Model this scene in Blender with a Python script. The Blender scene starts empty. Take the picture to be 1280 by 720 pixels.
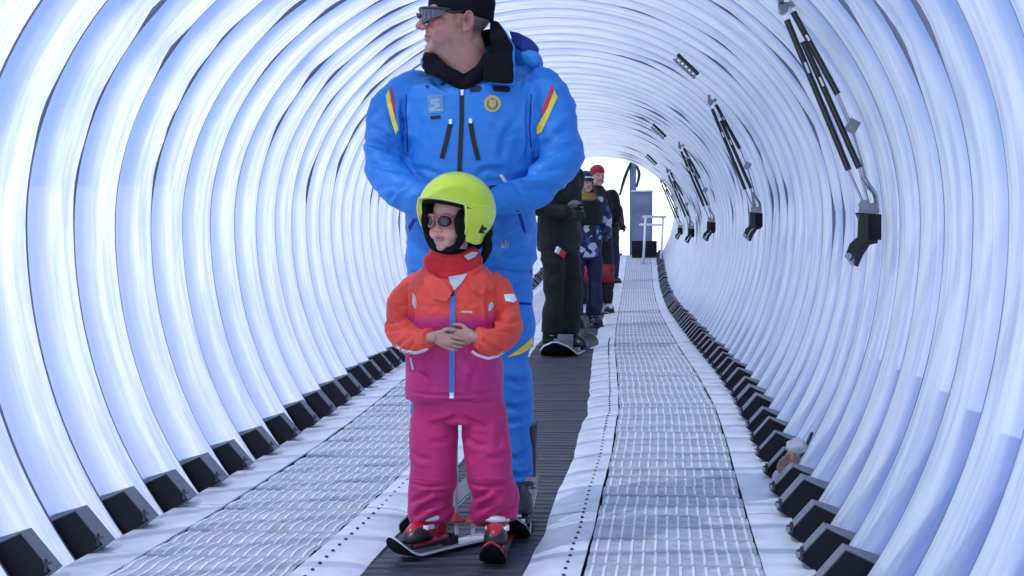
import bpy, bmesh, math, random
import numpy as np
from mathutils import Vector, Matrix, noise
from mathutils.bvhtree import BVHTree

random.seed(7)
SC = bpy.context.scene
COL = SC.collection

# ------------------------------------------------------------------ camera
FPX = 1900.0                       # focal length in photo pixels (1280 wide)
CAM = Vector((0.0, 0.0, 0.93))
TH = math.atan(50 / FPX)
PS = math.atan(192 / FPX * math.cos(TH))
cam = bpy.data.cameras.new('camera')
cam.lens = FPX / 1280 * 36.0
cam.sensor_width = 36.0
cam.clip_start = 0.05
cam.clip_end = 3000
camo = bpy.data.objects.new('camera', cam)
COL.objects.link(camo)
camo.location = CAM
camo.rotation_euler = (math.pi / 2 - TH, 0, PS)
SC.camera = camo
_F = Vector((-math.sin(PS) * math.cos(TH), math.cos(PS) * math.cos(TH), -math.sin(TH)))
_R = Vector((math.cos(PS), math.sin(PS), 0))
_U = _R.cross(_F)

def ray(px, py):
    return (_F * FPX + _R * (px - 640) + _U * (360 - py)).normalized()

def P(px, py, Y):
    d = ray(px, py)
    return CAM + d * (Y / d.y)

# ------------------------------------------------------------------ light
SUN_EL, SUN_AZ = 52.0, 232.0       # azimuth clockwise from +Y: behind the camera, to the left
w = bpy.data.worlds.new('World')
SC.world = w
w.use_nodes = True
nt = w.node_tree
nt.nodes.clear()
wo = nt.nodes.new('ShaderNodeOutputWorld')
bg = nt.nodes.new('ShaderNodeBackground')
sk = nt.nodes.new('ShaderNodeTexSky')
sk.sky_type = 'NISHITA'
sk.sun_disc = False
sk.sun_elevation = math.radians(SUN_EL)
sk.sun_rotation = math.radians(SUN_AZ)
sk.altitude = 1800
bg.inputs['Strength'].default_value = 0.15
nt.links.new(sk.outputs[0], bg.inputs['Color'])
nt.links.new(bg.outputs[0], wo.inputs['Surface'])
sun = bpy.data.lights.new('sun', 'SUN')
sun.energy = 5.0
sun.angle = math.radians(0.5)
sun.color = (1.0, 0.97, 0.94)
suno = bpy.data.objects.new('sun', sun)
COL.objects.link(suno)
_az, _el = math.radians(SUN_AZ), math.radians(SUN_EL)
_sd = Vector((math.sin(_az) * math.cos(_el), math.cos(_az) * math.cos(_el), math.sin(_el)))
suno.rotation_euler = _sd.to_track_quat('Z', 'Y').to_euler()
suno.location = (-20, -20, 30)
vs = SC.view_settings
vs.view_transform = 'Standard'
vs.look = 'None'
vs.exposure = 0.45
vs.gamma = 1.0
SC.cycles.use_denoising = True
SC.cycles.max_bounces = 14
SC.cycles.diffuse_bounces = 7
SC.cycles.transparent_max_bounces = 40
SC.cycles.sample_clamp_indirect = 6

# ------------------------------------------------------------------ materials
def mat(name, col, rough=0.6, spec=0.4, metal=0.0, bump=0.0, bscale=60.0, var=0.0, vscale=8.0,
        sheen=0.0, coat=0.0, attr=None, stretch=None, bdist=0.004):
    m = bpy.data.materials.new(name)
    m.use_nodes = True
    n = m.node_tree
    b = n.nodes['Principled BSDF']
    b.inputs['Roughness'].default_value = rough
    b.inputs['Specular IOR Level'].default_value = spec
    b.inputs['Metallic'].default_value = metal
    b.inputs['Coat Weight'].default_value = coat
    b.inputs['Coat Roughness'].default_value = 0.12
    if sheen:
        b.inputs['Sheen Weight'].default_value = sheen
        b.inputs['Sheen Roughness'].default_value = 0.4
    b.inputs['Base Color'].default_value = (*col, 1)
    geo = n.nodes.new('ShaderNodeNewGeometry')
    src = geo.outputs['Position']
    if stretch:
        mp = n.nodes.new('ShaderNodeMapping')
        mp.inputs['Scale'].default_value = stretch
        n.links.new(src, mp.inputs['Vector'])
        src = mp.outputs['Vector']
    csock = None
    if attr:
        a = n.nodes.new('ShaderNodeAttribute')
        a.attribute_name = attr
        csock = a.outputs['Color']
        n.links.new(csock, b.inputs['Base Color'])
    if var:
        t = n.nodes.new('ShaderNodeTexNoise')
        t.inputs['Scale'].default_value = vscale
        t.inputs['Detail'].default_value = 5
        n.links.new(src, t.inputs['Vector'])
        mr = n.nodes.new('ShaderNodeMapRange')
        mr.inputs['From Min'].default_value = 0.3
        mr.inputs['From Max'].default_value = 0.7
        mr.inputs['To Min'].default_value = 1 - var
        mr.inputs['To Max'].default_value = 1 + var
        n.links.new(t.outputs['Fac'], mr.inputs['Value'])
        mx = n.nodes.new('ShaderNodeVectorMath')
        mx.operation = 'SCALE'
        if csock:
            n.links.new(csock, mx.inputs[0])
        else:
            mx.inputs[0].default_value = col
        n.links.new(mr.outputs[0], mx.inputs['Scale'])
        n.links.new(mx.outputs[0], b.inputs['Base Color'])
    if bump:
        t2 = n.nodes.new('ShaderNodeTexNoise')
        t2.inputs['Scale'].default_value = bscale
        t2.inputs['Detail'].default_value = 4
        n.links.new(src, t2.inputs['Vector'])
        bp = n.nodes.new('ShaderNodeBump')
        bp.inputs['Strength'].default_value = bump
        bp.inputs['Distance'].default_value = bdist
        n.links.new(t2.outputs['Fac'], bp.inputs['Height'])
        n.links.new(bp.outputs[0], b.inputs['Normal'])
    return m

def panel_material():
    m = bpy.data.materials.new('milky_plastic')
    m.use_nodes = True
    n = m.node_tree
    n.nodes.clear()
    L = n.links.new
    out = n.nodes.new('ShaderNodeOutputMaterial')
    geo = n.nodes.new('ShaderNodeNewGeometry')
    mp = n.nodes.new('ShaderNodeMapping')
    mp.inputs['Scale'].default_value = (1.0, 9.0, 1.0)
    L(geo.outputs['Position'], mp.inputs['Vector'])
    t = n.nodes.new('ShaderNodeTexNoise')
    t.inputs['Scale'].default_value = 2.3
    t.inputs['Detail'].default_value = 6
    t.inputs['Roughness'].default_value = 0.6
    L(mp.outputs[0], t.inputs['Vector'])
    cr = n.nodes.new('ShaderNodeValToRGB')
    cr.color_ramp.elements[0].position = 0.38
    cr.color_ramp.elements[0].color = (0.62, 0.69, 0.84, 1)
    cr.color_ramp.elements[1].position = 0.56
    cr.color_ramp.elements[1].color = (0.90, 0.93, 0.97, 1)
    L(t.outputs['Fac'], cr.inputs[0])
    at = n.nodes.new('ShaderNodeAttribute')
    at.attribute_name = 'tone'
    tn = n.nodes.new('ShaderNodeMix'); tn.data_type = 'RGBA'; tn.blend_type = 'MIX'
    tn.inputs['A'].default_value = (0.24, 0.34, 0.66, 1)  # bluish shade of the channels, painted as colour
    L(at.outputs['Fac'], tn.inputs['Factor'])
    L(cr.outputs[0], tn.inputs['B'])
    dif = n.nodes.new('ShaderNodeBsdfDiffuse')
    tra = n.nodes.new('ShaderNodeBsdfTranslucent')
    tsp = n.nodes.new('ShaderNodeBsdfTransparent')
    glo = n.nodes.new('ShaderNodeBsdfGlossy')
    glo.inputs['Roughness'].default_value = 0.30
    tsp.inputs['Color'].default_value = (0.84, 0.90, 1.0, 1)
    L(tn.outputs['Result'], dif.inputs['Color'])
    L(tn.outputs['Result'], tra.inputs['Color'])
    m1 = n.nodes.new('ShaderNodeMixShader'); m1.inputs[0].default_value = 0.40
    L(dif.outputs[0], m1.inputs[1]); L(tra.outputs[0], m1.inputs[2])
    m2 = n.nodes.new('ShaderNodeMixShader'); m2.inputs[0].default_value = 0.40
    L(m1.outputs[0], m2.inputs[1]); L(tsp.outputs[0], m2.inputs[2])
    # channel made a little clearer than the milky crest to stripe the sunlight
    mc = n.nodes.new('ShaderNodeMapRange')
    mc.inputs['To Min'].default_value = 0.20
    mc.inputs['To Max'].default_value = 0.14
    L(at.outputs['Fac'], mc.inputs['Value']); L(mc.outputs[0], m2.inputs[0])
    lw = n.nodes.new('ShaderNodeLayerWeight'); lw.inputs['Blend'].default_value = 0.5
    pw = n.nodes.new('ShaderNodeMath'); pw.operation = 'POWER'; pw.inputs[1].default_value = 4.0
    L(lw.outputs['Facing'], pw.inputs[0])
    fr = n.nodes.new('ShaderNodeMapRange')
    fr.inputs['To Min'].default_value = 0.025; fr.inputs['To Max'].default_value = 0.42
    L(pw.outputs[0], fr.inputs['Value'])
    m3 = n.nodes.new('ShaderNodeMixShader')
    L(fr.outputs[0], m3.inputs[0]); L(m2.outputs[0], m3.inputs[1]); L(glo.outputs[0], m3.inputs[2])
    L(m3.outputs[0], out.inputs['Surface'])
    return m

M = {}
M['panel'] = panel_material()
M['seal'] = mat('grey_seal', (0.16, 0.18, 0.27), 0.6)
M['bracket'] = mat('grey_bracket', (0.17, 0.18, 0.215), 0.45, 0.5, var=0.12, vscale=14)
M['black_plug'] = mat('black_plug', (0.012, 0.012, 0.018), 0.7, 0.25)
M['grating'] = mat('grating_plate', (0.50, 0.51, 0.56), 0.5, 0.5, var=0.25, vscale=20, bump=0.3, bscale=120)
M['grating_bar'] = mat('grating_bar', (0.93, 0.935, 0.95), 0.35, 0.5)
M['dark_under'] = mat('dark_underlay', (0.03, 0.03, 0.045), 0.8)
M['strip'] = mat('white_strip', (0.80, 0.82, 0.86), 0.38, 0.5, var=0.14, vscale=7, bump=0.25, bscale=9, bdist=0.01)
M['belt'] = mat('rubber_belt', (0.050, 0.051, 0.060), 0.5, 0.45, var=0.25, vscale=16, bump=0.35, bscale=90)
M['snow'] = mat('snow', (0.82, 0.84, 0.88), 0.75, 0.2, bump=0.4, bscale=3.0, bdist=0.05)
M['rivet'] = mat('dark_rivet', (0.05, 0.05, 0.07), 0.5)
M['blue_shell'] = mat('blue_shell_fabric', (0.026, 0.215, 0.66), 0.5, 0.35, bump=0.25, bscale=45, var=0.05, vscale=5)
M['blue_dark'] = mat('dark_blue_lining', (0.01, 0.03, 0.22), 0.7, 0.25, bump=0.3, bscale=60)
M['black_cloth'] = mat('black_fleece', (0.006, 0.006, 0.009), 0.9, 0.15, bump=0.4, bscale=150)
M['black_plastic'] = mat('black_plastic', (0.012, 0.012, 0.016), 0.35, 0.5)
M['black_zip'] = mat('black_zip', (0.008, 0.008, 0.014), 0.5, 0.4)
M['yellow'] = mat('yellow_print', (0.86, 0.68, 0.07), 0.5)
M['red'] = mat('red_print', (0.62, 0.03, 0.035), 0.5)
M['gold'] = mat('gold_badge', (0.50, 0.38, 0.16), 0.45, 0.5)
M['gold_dark'] = mat('dark_badge', (0.13, 0.13, 0.16), 0.5)
M['grey_patch'] = mat('grey_patch', (0.13, 0.28, 0.46), 0.5)
M['pale_patch'] = mat('pale_patch', (0.28, 0.42, 0.55), 0.5)
M['white'] = mat('white_plastic', (0.82, 0.83, 0.86), 0.4)
M['metal'] = mat('steel', (0.32, 0.33, 0.37), 0.28, 0.5, metal=0.9)
M['skin'] = mat('skin', (0.6, 0.35, 0.28), 0.5, 0.4, attr='tint', var=0.06, vscale=40, bump=0.15, bscale=220, bdist=0.001)
M['skin'].node_tree.nodes['Principled BSDF'].inputs['Subsurface Weight'].default_value = 0.12
M['skin'].node_tree.nodes['Principled BSDF'].inputs['Subsurface Radius'].default_value = (0.012, 0.005, 0.003)
M['lens'] = mat('tinted_lens', (0.05, 0.055, 0.075), 0.08, 0.8, coat=0.4)
M['lens_child'] = mat('dark_lens', (0.02, 0.018, 0.03), 0.10, 0.45)
M['pink_frame'] = mat('pink_frame', (0.42, 0.13, 0.15), 0.3)
M['lime'] = mat('lime_helmet', (0.55, 0.72, 0.03), 0.28, 0.5, coat=0.35, var=0.03, vscale=12)
M['lime_light'] = mat('lime_trim', (0.66, 0.74, 0.20), 0.4)
M['kid_jacket'] = mat('kid_jacket_fabric', (0.7, 0.1, 0.06), 0.6, 0.3, attr='tint', bump=0.3, bscale=60, sheen=0.15, var=0.05, vscale=9)
M['coral'] = mat('coral_fabric', (0.74, 0.075, 0.05), 0.62, 0.3, bump=0.25, bscale=60, sheen=0.1)
M['scarf'] = mat('red_fleece', (0.58, 0.025, 0.03), 0.85, 0.2, bump=0.5, bscale=120, sheen=0.1)
M['magenta'] = mat('magenta_fabric', (0.54, 0.026, 0.16), 0.6, 0.3, bump=0.3, bscale=60, sheen=0.12, var=0.06, vscale=9)
M['kid_zip'] = mat('blue_zip', (0.09, 0.16, 0.50), 0.5)
M['silver'] = mat('silver_cloth', (0.5, 0.52, 0.56), 0.5)
M['boot_red'] = mat('red_boot_shell', (0.50, 0.02, 0.04), 0.32, 0.5, coat=0.3)
M['boot_dark'] = mat('dark_boot_shell', (0.022, 0.022, 0.027), 0.35, 0.5)
M['ski_red'] = mat('ski_red', (0.55, 0.04, 0.04), 0.3, coat=0.4)
M['box_grey'] = mat('box_grey', (0.22, 0.25, 0.38), 0.5, var=0.06, vscale=4)
M['navy'] = mat('navy_fabric', (0.015, 0.02, 0.06), 0.7, bump=0.4, bscale=50)
M['black_fabric'] = mat('black_fabric', (0.007, 0.0065, 0.006), 0.6, 0.35, bump=0.4, bscale=40)
M['grey_fabric'] = mat('grey_fabric', (0.16, 0.16, 0.165), 0.7, bump=0.4, bscale=50)
M['red_fabric'] = mat('red_fabric', (0.33, 0.012, 0.03), 0.65, bump=0.4, bscale=50)
M['ochre'] = mat('ochre_fabric', (0.28, 0.17, 0.03), 0.8, bump=0.4, bscale=90)
M['brown'] = mat('brown_hair', (0.10, 0.055, 0.03), 0.7, bump=0.6, bscale=180, stretch=(1, 1, .2))
M['bag'] = mat('bag_brown', (0.24, 0.12, 0.08), 0.4, 0.5, var=0.3, vscale=18)
M['bag_clear'] = mat('bag_film', (0.45, 0.46, 0.52), 0.2, 0.6)

def print_material():
    m = mat('blotch_print', (0.5, 0.5, 0.5), 0.65)
    n = m.node_tree
    b = n.nodes['Principled BSDF']
    geo = n.nodes.new('ShaderNodeNewGeometry')
    v = n.nodes.new('ShaderNodeTexVoronoi')
    v.inputs['Scale'].default_value = 17
    n.links.new(geo.outputs['Position'], v.inputs['Vector'])
    cr = n.nodes.new('ShaderNodeValToRGB')
    cr.color_ramp.interpolation = 'CONSTANT'
    e = cr.color_ramp.elements
    e[0].position = 0; e[0].color = (0.02, 0.03, 0.09, 1)
    e[1].position = 0.30; e[1].color = (0.62, 0.65, 0.72, 1)
    x = e.new(0.55); x.color = (0.05, 0.10, 0.36, 1)
    x = e.new(0.75); x.color = (0.02, 0.02, 0.04, 1)
    sx = n.nodes.new('ShaderNodeSeparateColor')
    n.links.new(v.outputs['Color'], sx.inputs[0])
    n.links.new(sx.outputs[0], cr.inputs[0])
    n.links.new(cr.outputs[0], b.inputs['Base Color'])
    return m
M['print'] = print_material()

# ------------------------------------------------------------------ mesh helpers
class MB:
    def __init__(s):
        s.v, s.f, s.m = [], [], []

    def add(s, vs, fs, mi=0):
        o = len(s.v)
        s.v += [tuple(p) for p in vs]
        s.f += [tuple(i + o for i in f) for f in fs]
        s.m += [mi] * len(fs)
        return s

    def box(s, c, size, rot=None, mi=0):
        c = Vector(c)
        hx, hy, hz = size[0] / 2, size[1] / 2, size[2] / 2
        vs = [Vector((x * hx, y * hy, z * hz)) for z in (-1, 1) for y in (-1, 1) for x in (-1, 1)]
        if rot is not None:
            vs = [rot @ p for p in vs]
        vs = [p + c for p in vs]
        return s.add(vs, [(0, 2, 3, 1), (4, 5, 7, 6), (0, 1, 5, 4), (2, 6, 7, 3), (0, 4, 6, 2), (1, 3, 7, 5)], mi)

    def hexa(s, p, mi=0):      # eight corners, bottom 4 ccw seen from above, then top 4
        return s.add(p, [(3, 2, 1, 0), (4, 5, 6, 7), (0, 1, 5, 4), (1, 2, 6, 5), (2, 3, 7, 6), (3, 0, 4, 7)], mi)

    def rings(s, rs, cap=True, mi=0):
        n = len(rs[0])
        vs, fs = [], []
        for r in rs:
            vs += r
        for k in range(len(rs) - 1):
            for i in range(n):
                j = (i + 1) % n
                fs.append((k * n + i, k * n + j, (k + 1) * n + j, (k + 1) * n + i))
        if cap:
            fs.append(tuple(range(n - 1, -1, -1)))
            b = (len(rs) - 1) * n
            fs.append(tuple(b + i for i in range(n)))
        return s.add(vs, fs, mi)

    def loft(s, secs, n=24, mi=0, pw=2.0):
        # secs: (centre, rx, ry) horizontal super-ellipse sections, bottom to top
        rs = []
        for c, rx, ry in secs:
            c = Vector(c)
            r = []
            for i in range(n):
                a = 2 * math.pi * i / n
                ca, sa = math.cos(a), math.sin(a)
                q = (abs(ca) ** pw + abs(sa) ** pw) ** (-1 / pw)
                r.append(c + Vector((rx * q * ca, ry * q * sa, 0)))
            rs.append(r)
        return s.rings(rs, True, mi)

    def tube(s, pts, rad, n=16, mi=0, sub=6, round_ends=True, flat=1.0, up=None):
        pts = [Vector(p) for p in pts]
        if not hasattr(rad, '__len__'):
            rad = [rad] * len(pts)
        cp, cr = [], []
        if len(pts) == 2 or sub <= 1:
            cp, cr = pts, list(rad)
        else:
            for k in range(len(pts) - 1):
                p0 = pts[max(k - 1, 0)]; p1 = pts[k]; p2 = pts[k + 1]; p3 = pts[min(k + 2, len(pts) - 1)]
                for j in range(sub):
                    t = j / sub
                    cp.append(0.5 * ((2 * p1) + (p2 - p0) * t + (2 * p0 - 5 * p1 + 4 * p2 - p3) * t * t + (3 * p1 - p0 - 3 * p2 + p3) * t ** 3))
                    cr.append(rad[k] + (rad[k + 1] - rad[k]) * (t * t * (3 - 2 * t)))
            cp.append(pts[-1]); cr.append(rad[-1])
        rs = []
        d0 = (cp[1] - cp[0]).normalized()
        ref = Vector(up) if up is not None else (Vector((0, 0, 1)) if abs(d0.z) < 0.9 else Vector((1, 0, 0)))
        x = d0.cross(ref).normalized()
        fr = []
        for k in range(len(cp)):
            d = (cp[min(k + 1, len(cp) - 1)] - cp[max(k - 1, 0)]).normalized()
            x = (x - d * x.dot(d)).normalized()
            fr.append((d, x, d.cross(x)))

        def ring(c, r, f):
            return [c + (f[1] * math.cos(2 * math.pi * i / n) + f[2] * (flat * math.sin(2 * math.pi * i / n))) * r for i in range(n)]
        if round_ends:
            for a in (80, 55, 28):
                a = math.radians(a)
                rs.append(ring(cp[0] - fr[0][0] * cr[0] * math.sin(a), cr[0] * math.cos(a), fr[0]))
        for k in range(len(cp)):
            rs.append(ring(cp[k], cr[k], fr[k]))
        if round_ends:
            for a in (28, 55, 80):
                a = math.radians(a)
                rs.append(ring(cp[-1] + fr[-1][0] * cr[-1] * math.sin(a), cr[-1] * math.cos(a), fr[-1]))
        return s.rings(rs, True, mi)

    def ell(s, c, r, rot=None, n=20, mi=0):
        c = Vector(c)
        rs = []
        m = max(6, n // 2)
        for k in range(m + 1):
            th = math.pi * (0.02 + 0.96 * k / m) - math.pi / 2
            ring = []
            for i in range(n):
                a = 2 * math.pi * i / n
                p = Vector((r[0] * math.cos(th) * math.cos(a), r[1] * math.cos(th) * math.sin(a), r[2] * math.sin(th)))
                if rot is not None:
                    p = rot @ p
                ring.append(c + p)
            rs.append(ring)
        return s.rings(rs, True, mi)

    def prism(s, outline, off, mi=0):
        # closed outline (list of Vectors), extruded by vector off
        n = len(outline)
        a = [Vector(p) for p in outline]
        b = [p + Vector(off) for p in a]
        fs = [tuple(range(n - 1, -1, -1)), tuple(range(n, 2 * n))]
        for i in range(n):
            j = (i + 1) % n
            fs.append((i, j, n + j, n + i))
        return s.add(a + b, fs, mi)

    def xf(s, mtx):
        s.v = [tuple(mtx @ Vector(p)) for p in s.v]
        return s

    def join(s, o, mi=None):
        k = len(s.v)
        s.v += o.v
        s.f += [tuple(i + k for i in f) for f in o.f]
        s.m += o.m if mi is None else [mi] * len(o.f)
        return s

    def mesh(s, name, smooth=False, fix=True):
        me = bpy.data.meshes.new(name)
        me.from_pydata(s.v, [], s.f)
        me.polygons.foreach_set('material_index', s.m)
        if fix:
            bm = bmesh.new(); bm.from_mesh(me)
            bmesh.ops.recalc_face_normals(bm, faces=bm.faces)
            bm.to_mesh(me); bm.free()
        if smooth:
            me.polygons.foreach_set('use_smooth', [True] * len(me.polygons))
        me.update()
        return me

def wloc(o):
    v = Vector((0, 0, 0))
    while o is not None:
        v = v + Vector(o.location)
        o = o.parent
    return v

def link(name, me, mats, parent=None, world=True):
    """Link a mesh as one object. World-space meshes are moved into the parent's frame."""
    o = bpy.data.objects.new(name, me)
    COL.objects.link(o)
    if mats is not None and not me.materials:
        for m in (mats if isinstance(mats, (list, tuple)) else [mats]):
            me.materials.append(m)
    if parent is not None:
        o.parent = parent
        if world:
            me.transform(Matrix.Translation(-wloc(parent)))
    return o

def tag(o, label=None, cat=None, group=None, kind=None):
    if label: o['label'] = label
    if cat: o['category'] = cat
    if group: o['group'] = group
    if kind: o['kind'] = kind
    return o

def empty(name, loc, label, cat, group=None):
    o = bpy.data.objects.new(name, None)
    COL.objects.link(o)
    o.location = loc
    o.empty_display_size = 0.1
    return tag(o, label, cat, group)

def copy_tree(o, parent=None):
    c = o.copy()
    COL.objects.link(c)
    if parent is not None:
        c.parent = parent
    for ch in list(o.children):
        copy_tree(ch, c)
    return c

def modmesh(me, mods):
    o = bpy.data.objects.new('work', me)
    COL.objects.link(o)
    for kind, kw in mods:
        md = o.modifiers.new('m', kind)
        for k, v in kw.items():
            setattr(md, k, v)
    dg = bpy.context.evaluated_depsgraph_get()
    r = bpy.data.meshes.new_from_object(o.evaluated_get(dg))
    bpy.data.objects.remove(o)
    return r

def fuse(mb, name, voxel, smooth=4, fac=0.5):
    me = mb.mesh(name)
    r = modmesh(me, [('REMESH', dict(mode='VOXEL', voxel_size=voxel, use_smooth_shade=True)),
                     ('SMOOTH', dict(iterations=smooth, factor=fac))])
    r.name = name
    r.polygons.foreach_set('use_smooth', [True] * len(r.polygons))
    return r

def coords(me):
    a = np.empty(len(me.vertices) * 3)
    me.vertices.foreach_get('co', a)
    return a.reshape(-1, 3)

def normals(me):
    a = np.empty(len(me.vertices) * 3)
    me.vertices.foreach_get('normal', a)
    return a.reshape(-1, 3)

def wrinkle(me, layers, mask=None):
    """layers: (amplitude, (fx,fy,fz), ridged)"""
    co, no = coords(me), normals(me)
    d = np.zeros(len(co))
    for amp, fr, ridged in layers:
        sd = Vector((random.uniform(0, 50), random.uniform(0, 50), random.uniform(0, 50)))
        nz = noise.noise
        fx, fy, fz = fr
        val = np.array([nz(Vector((p[0] * fx, p[1] * fy, p[2] * fz)) + sd) for p in co])
        if ridged:
            gate = np.array([nz(Vector((p[0] * fx * .45, p[1] * fy * .45, p[2] * fz * .35)) + sd * 2) for p in co])
            gate = np.clip(.45 + 1.9 * gate, 0, 1)
            val = (.42 - np.abs(val) * 1.6) * (.25 + .75 * gate)
        d += amp * val
    if mask is not None:
        d *= mask(co)
    co = co + no * d[:, None]
    me.vertices.foreach_set('co', co.ravel())
    me.update()

def creases(me, base, lines, Y):
    """pressed-in cloth folds along given lines (photo pixels at depth Y) on the side that faces the entrance"""
    co, no = coords(me), normals(me)
    d = np.zeros(len(co))
    face = np.clip((.35 - no[:, 1]) / .4, 0, 1)
    for pts, depth, wd in lines:
        q = [P(x, y, Y) - base for x, y in pts]
        best = np.full(len(co), 9.0)
        side = np.zeros(len(co)); along = np.zeros(len(co))
        tot = sum((q[i + 1] - q[i]).length for i in range(len(q) - 1)); acc = 0
        for i in range(len(q) - 1):
            a = np.array((q[i].x, q[i].z)); b = np.array((q[i + 1].x, q[i + 1].z))
            ab = b - a; L = np.hypot(*ab)
            v = co[:, [0, 2]] - a
            t = np.clip(v @ ab / L ** 2, 0, 1)
            dist = np.hypot(*(v - t[:, None] * ab).T)
            sg = np.sign(v[:, 0] * ab[1] - v[:, 1] * ab[0])
            m = dist < best
            best[m] = dist[m]; side[m] = sg[m]; along[m] = (acc + t[m] * L) / tot
            acc += L
        env = np.clip(np.minimum(along, 1 - along) * 4.5, 0.05, 1)
        s_ = best * side
        d += env * depth * (-np.exp(-(s_ / wd) ** 2) + .65 * np.exp(-((s_ - 1.9 * wd) / (1.2 * wd)) ** 2) + .3 * np.exp(-((s_ + 2.1 * wd) / (1.3 * wd)) ** 2))
    co = co + no * (d * face)[:, None]
    me.vertices.foreach_set('co', co.ravel())
    me.update()

def tint(me, fn):
    co = coords(me)
    c = fn(co)
    a = me.color_attributes.new('tint', 'FLOAT_COLOR', 'POINT')
    out = np.ones((len(co), 4))
    out[:, :3] = c
    a.data.foreach_set('color', out.ravel())

def bvh_of(me):
    return BVHTree.FromPolygons([v.co.copy() for v in me.vertices], [tuple(p.vertices) for p in me.polygons])

def decal(name, bvh, poly, Yref, m, parent, off=0.003, cuts=3, holes=None):
    """A thin cloth/plastic piece sewn on a surface: outline given in photo pixels, laid on what the sight line meets."""
    bm = bmesh.new()
    vs = [bm.verts.new((x, -y, 0)) for x, y in poly]
    bm.faces.new(vs)
    bmesh.ops.triangulate(bm, faces=bm.faces[:])
    for _ in range(cuts):
        lim = 5.0
        es = [e for e in bm.edges if e.calc_length() > lim]
        if not es: break
        bmesh.ops.subdivide_edges(bm, edges=es, cuts=1)
        bmesh.ops.triangulate(bm, faces=bm.faces[:])
    last = Yref
    for v in bm.verts:
        d = ray(v.co.x, -v.co.y)
        h = bvh.ray_cast(CAM, d)
        if h[0] is not None and abs(h[0].y - Yref) < 0.35:
            last = h[0].y
        else:
            n = bvh.find_nearest(CAM + d * (Yref / d.y))
            if n[0] is not None and abs(n[0].y - Yref) < 0.35: last = n[0].y
        v.co = CAM + d * ((last - off) / d.y)
    ge = bmesh.ops.extrude_face_region(bm, geom=bm.faces[:])
    for v in [g for g in ge['geom'] if isinstance(g, bmesh.types.BMVert)]:
        v.co.y += off + 0.002
    bmesh.ops.recalc_face_normals(bm, faces=bm.faces)
    me = bpy.data.meshes.new(name)
    bm.to_mesh(me); bm.free()
    return link(name, me, m, parent)

def strip_poly(pts, wd):
    """thin band along a pixel polyline -> closed pixel outline"""
    a, b = [], []
    for i, (x, y) in enumerate(pts):
        x0, y0 = pts[max(i - 1, 0)]; x1, y1 = pts[min(i + 1, len(pts) - 1)]
        dx, dy = x1 - x0, y1 - y0
        l = math.hypot(dx, dy)
        nx, ny = -dy / l * wd / 2, dx / l * wd / 2
        a.append((x + nx, y + ny)); b.append((x - nx, y - ny))
    return a + b[::-1]

# ------------------------------------------------------------------ path shape
_gy = np.array([-50, 5.2, 6.5, 8.5, 10, 12, 15, 18.4, 22, 26, 30, 34.5, 60, 700.0])
_gz = np.array([0, 0, .02, .085, .115, .135, .135, .125, .14, .25, .50, .82, 2.7, 30.0])
_cy = np.array([-50, 7, 8.2, 9.7, 12, 14.4, 19, 26, 34, 60, 700.0])
_cx = np.array([0, 0, -.015, -.07, -.165, -.235, -.35, -.49, -.61, -.9, -.9])

def _smooth(xs, ys):
    g = np.linspace(-2, 44, 921)
    v = np.interp(g, xs, ys)
    k = np.hanning(31); k /= k.sum()
    vp = np.convolve(np.pad(v, 15, mode='edge'), k, mode='valid')
    return g, vp
_G, _GV = _smooth(_gy, _gz)
_C, _CV = _smooth(_cy, _cx)

def gz(y): return float(np.interp(y, _G, _GV)) if y < 40 else float(np.interp(y, _gy, _gz))
def cx(y): return float(np.interp(y, _C, _CV)) if y < 40 else float(np.interp(y, _cy, _cx))
def slope(y): return math.atan((gz(y + .1) - gz(y - .1)) / .2)
def heading(y): return math.atan((cx(y + .1) - cx(y - .1)) / .2)

MID = -0.652
END = 34.0
START = 1.55

# ------------------------------------------------------------------ ground
def build_ground():
    mb = MB()
    ys = [-300, -80, -20, -5] + [0.5 * i for i in range(0, 80)] + [42, 46, 52, 60, 75, 100, 160, 300, 700]
    xs = [-700, -200, -60, -25, -12, -7, -4, -3, -2.2, -1.2, -0.2, 0.8, 1.7, 2.5, 4, 7, 14, 30, 80, 250, 700]
    for y in ys:
        for x in xs:
            ax = abs(x - MID - cx(y))
            bump = 0.0
            if ax > 2.0:
                bump = 0.12 + 0.25 * noise.noise(Vector((x * .2, y * .2, 3))) * min(1, (ax - 2) / 3)
            mb.v.append((x + cx(y), y, gz(y) - 0.11 + bump))
    n = len(xs)
    for j in range(len(ys) - 1):
        for i in range(n - 1):
            mb.f.append((j * n + i, j * n + i + 1, (j + 1) * n + i + 1, (j + 1) * n + i)); mb.m.append(0)
    tag(link('snow_ground', mb.mesh('snow_ground', True), M['snow']), kind='structure')
build_ground()

# ------------------------------------------------------------------ tunnel
HC, AX, BU, BL = 1.0, 1.435, 1.235, 1.60
T0 = -math.asin((HC + 0.03) / BL)

def wallpt(t, y, d):
    """point on the tunnel wall; t angle, d outward offset"""
    b = BU if math.sin(t) >= 0 else BL
    x, h = AX * math.cos(t), b * math.sin(t)
    nx, nh = math.cos(t) / AX, math.sin(t) / b
    l = math.hypot(nx, nh)
    return Vector((MID + cx(y) + x + nx / l * d, y, gz(y) + HC + h + nh / l * d))

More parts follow.
